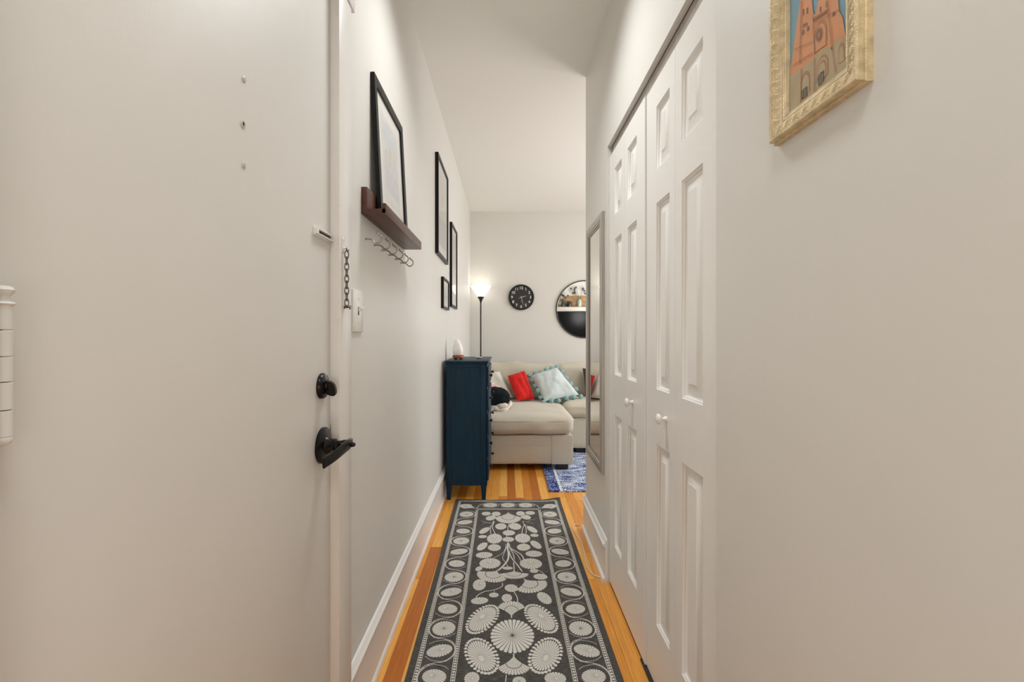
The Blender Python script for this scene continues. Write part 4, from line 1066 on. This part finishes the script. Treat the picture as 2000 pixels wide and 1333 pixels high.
for pts, w in (([(1015, 645), (1010, 720), (1022, 800), (1015, 880), (960, 960), (880, 1035)], .009), ([(990, 665), (975, 740), (930, 800), (800, 868)], .003), ([(1000, 700), (960, 800), (940, 860), (985, 930), (1020, 985)], .0028),
               ([(1020, 690), (1060, 760), (1090, 810), (1105, 880)], .004), ([(1030, 660), (1050, 720), (1130, 770), (1205, 820), (1240, 890)], .006), ([(1030, 700), (1080, 760), (1150, 820), (1200, 910)], .0035),
               ([(1025, 750), (1060, 850), (1140, 950), (1215, 1050)], .006), ([(1092, 920), (1100, 985), (1100, 1035)], .005), ([(1410, 1020), (1480, 1050), (1530, 1100), (1560, 1140)], .003), ([(1035, 380), (1015, 430), (1015, 475)], .004), ([(1000, 545), (998, 570)], .004),
               ([(820, 345), (790, 400), (770, 450), (775, 525)], .004), ([(825, 345), (800, 440), (840, 525)], .004), ([(815, 370), (770, 420), (725, 448)], .003), ([(815, 345), (770, 375), (720, 365), (640, 340)], .002), ([(780, 372), (700, 370), (665, 390)], .002),
               ([(1218, 345), (1240, 400), (1220, 450), (1210, 520)], .004), ([(1220, 345), (1265, 440), (1270, 520)], .004), ([(1222, 370), (1270, 410), (1310, 435)], .003), ([(1225, 345), (1290, 355), (1330, 330), (1395, 325)], .002), ([(1280, 358), (1340, 372), (1375, 385)], .002),
               ([(815, 640), (812, 670)], .003), ([(1240, 640), (1238, 670)], .003), ([(690, 672), (740, 640)], .002), ([(1355, 660), (1310, 625)], .002), ([(880, 285), (940, 265), (1010, 235)], .002), ([(1160, 280), (1100, 262), (1030, 235)], .002)):
    stroke([c7(*p) for p in pts], w, 5)
# nearest part of the centre field
for s_ in (-1, 1):
    for v_, uu, rr in ((1.50, .12, .042), (1.40, .06, .035), (1.30, .15, .045), (1.20, .08, .04)): disc(rc(v_)+s_*uu, v_, rr, rr*.8, s_*.3, 18, .15, .1)
# ladder borders
def ladder(pa, pb, wid=.0145, lw=.0022, dot=.0085, pitch=.0135):
    a_, c_ = Vector(pa), Vector(pb); L_ = (c_-a_).length; t = (c_-a_)/L_; n = Vector((-t.y, t.x))
    m = max(2, int(L_/.06))
    for sg in (-1, 1):
        for k in range(m):
            p, q = a_+t*L_*k/m+n*sg*wid/2, a_+t*L_*(k+1)/m+n*sg*wid/2
            rp_([tuple(p-n*lw/2), tuple(q-n*lw/2), tuple(q+n*lw/2), tuple(p+n*lw/2)])
    k = int(L_/pitch)
    for i in range(k):
        p = a_+t*(i+.5)*pitch
        rp_([tuple(p-t*dot/2-n*.0042), tuple(p+t*dot/2-n*.0042), tuple(p+t*dot/2+n*.0042), tuple(p-t*dot/2+n*.0042)])
pos = lambda u, y: (rc(y)+u, y)
ye0, ye1 = RY0+.035, RY1-.03
for s_ in (-1, 1):
    ladder(pos(s_*.345, ye0), pos(s_*.345, ye1)); ladder(pos(s_*.213, ye0+.13), pos(s_*.213, 3.165))
for yy, hw in ((ye1, .345), (ye0, .345), (3.172, .213), (ye0+.13, .213)): ladder(pos(-hw, yy), pos(hw, yy))
# border rounds and the winding vine
v0 = 3.082
for s_ in (-1, 1):
    for k in range(15):
        v_ = v0-.1335*k; x_ = rc(v_)+s_*.279
        ty = k % 3
        if v_ < RY0+.12: break
        if ty == 0: disc(x_, v_, .0475, .0475, 0, 24)
        elif ty == 1: disc(x_, v_, .050, .034, s_*-.35, 24, .25, .15)
        else: disc(x_, v_, .044, .036, s_*.3, 24, .3*s_, .1)
        side = s_*(1 if k % 2 else -1)
        for rad, w, a0, a1 in ((.0585, .0032, -80, 80), (.0615, .0018, -95, 60)):
            stroke([(x_+side*rad*math.cos(r(a)), v_+rad*1.06*math.sin(r(a))) for a in range(a0, a1+1, 20)], w, 2, w*.7)
        # tails that cross to the next round
        stroke([(x_+side*.020, v_-.0605), (x_-side*.012, v_-.0665), (x_-side*.040, v_-.080), (x_-side*.055, v_-.1)], .0028, 4)
        stroke([(x_+side*.012, v_+.060), (x_-side*.024, v_+.052), (x_-side*.046, v_+.036)], .0018, 4)
        stroke([(x_+side*.018, v_-.058), (x_-side*.022, v_-.052), (x_-side*.05, v_-.03)], .0018, 4)
        for a in (-60, -20, 20, 60): rp_([(x_+side*.0635*math.cos(r(a))+.0025*math.cos(q), v_+.066*math.sin(r(a))+.0025*math.sin(q)) for q in [i*PI/3 for i in range(6)]])
for u_ in (-.125, 0, .125):
    disc(rc(3.248)+u_, 3.247, .050, .040, 0, 20); X_ = rc(3.248)+u_
    stroke([(X_+.060*math.cos(r(a)), 3.247+.052*math.sin(r(a))) for a in range(-150, 200, 25)], .0025, 2)
for s_ in (-1, 1): umb(rc(3.2)+s_*.215, 3.185, .042, .135, r(s_*118), 15)
for s_ in (-1, 1): stroke([(rc(3.2)+s_*.215, 3.185), (rc(3.2)+s_*.205, 3.235), (rc(3.2)+s_*.18, 3.27)], .004, 4)
rn = obj('hall_runner', b, [M['rug'], M['cream_yarn'], M['rug_edge']], recalc=False)
tag(rn, 'charcoal hall runner with cream lily pad and flower pattern', 'rug')

# ------------------------------------------------------------------ cord on the floor by the right baseboard
pts = [(1134, 1027), (1127, 1026), (1121, 1027), (1120, 1035), (1126, 1046), (1132, 1055), (1137, 1066), (1140, 1076), (1143, 1089), (1145, 1100), (1149, 1111), (1157, 1122), (1166, 1127), (1178, 1129.5), (1191, 1132)]
b = BM(); tube(b, [(*floor_at(x, y, .003), .0039) for x, y in pts], .0034, 8, smooth=4)
ce = floor_at(1191, 1132, .003); box(b, ce[0]-.012, ce[0]+.006, ce[1]-.009, ce[1]+.009, .0005, .009, bev=.001)
tag(obj('electric_cord', b, M['cord']), 'thin cream electric cord trailing along the floor below the long mirror', 'cord')

# ------------------------------------------------------------------ lights
def light(name, kind, loc, energy, col, **k):
    d = bpy.data.lights.new(name, kind); d.energy = energy; d.color = col
    for a_, v in k.items():
        if a_ != 'rot': setattr(d, a_, v)
    o = bpy.data.objects.new(name, d); C.objects.link(o); o.location = loc
    if 'rot' in k: o.rotation_euler = k['rot']
    return o
light('hall_ceiling_light', 'AREA', (.0, 1.72, 2.785), 6.8, (.97, .985, 1), shape='DISK', size=.42, spread=math.radians(122))
light('entry_overhead_fill', 'AREA', (.0, .1, 2.785), 4.5, (.97, .985, 1), shape='DISK', size=.42, spread=math.radians(130))  # added fill to lift the near walls, no known ceiling fixture here
light('rear_fill', 'POINT', (.05, -.85, 1.0), 9.5, (.97, .985, 1), shadow_soft_size=.28)  # fill added behind the camera to even out the hall, no lamp stands there
light('living_room_fill', 'POINT', (1.55, 3.8, 1.6), 17, (1, .985, .965), shadow_soft_size=.15)  # unseen fill added past the corner to brighten hall wall and living room
light('window_daylight', 'AREA', (XR-.05, 4.35, 1.5), 22, (.96, .98, 1), shape='RECTANGLE', size=2.0, size_y=1.5, rot=(0, PI/2, 0))
light('floor_lamp_bulb', 'POINT', (lx, ly, 1.79), .2, (1, .93, .84), shadow_soft_size=.04)
w = bpy.data.worlds.new('World'); S.world = w; w.use_nodes = True
w.node_tree.nodes['Background'].inputs[0].default_value = (.8, .88, 1, 1); w.node_tree.nodes['Background'].inputs[1].default_value = .6

# ------------------------------------------------------------------ camera
cd = bpy.data.cameras.new('camera'); cam = bpy.data.objects.new('camera', cd); C.objects.link(cam)
cam.location = (0, 0, HE); cam.rotation_euler = (PI/2, 0, 0)
cd.sensor_width = 36; cd.lens = 36*F/2000; cd.shift_x = .005; cd.shift_y = -.00525; cd.clip_start = .02
S.camera = cam
S.view_settings.exposure = .36
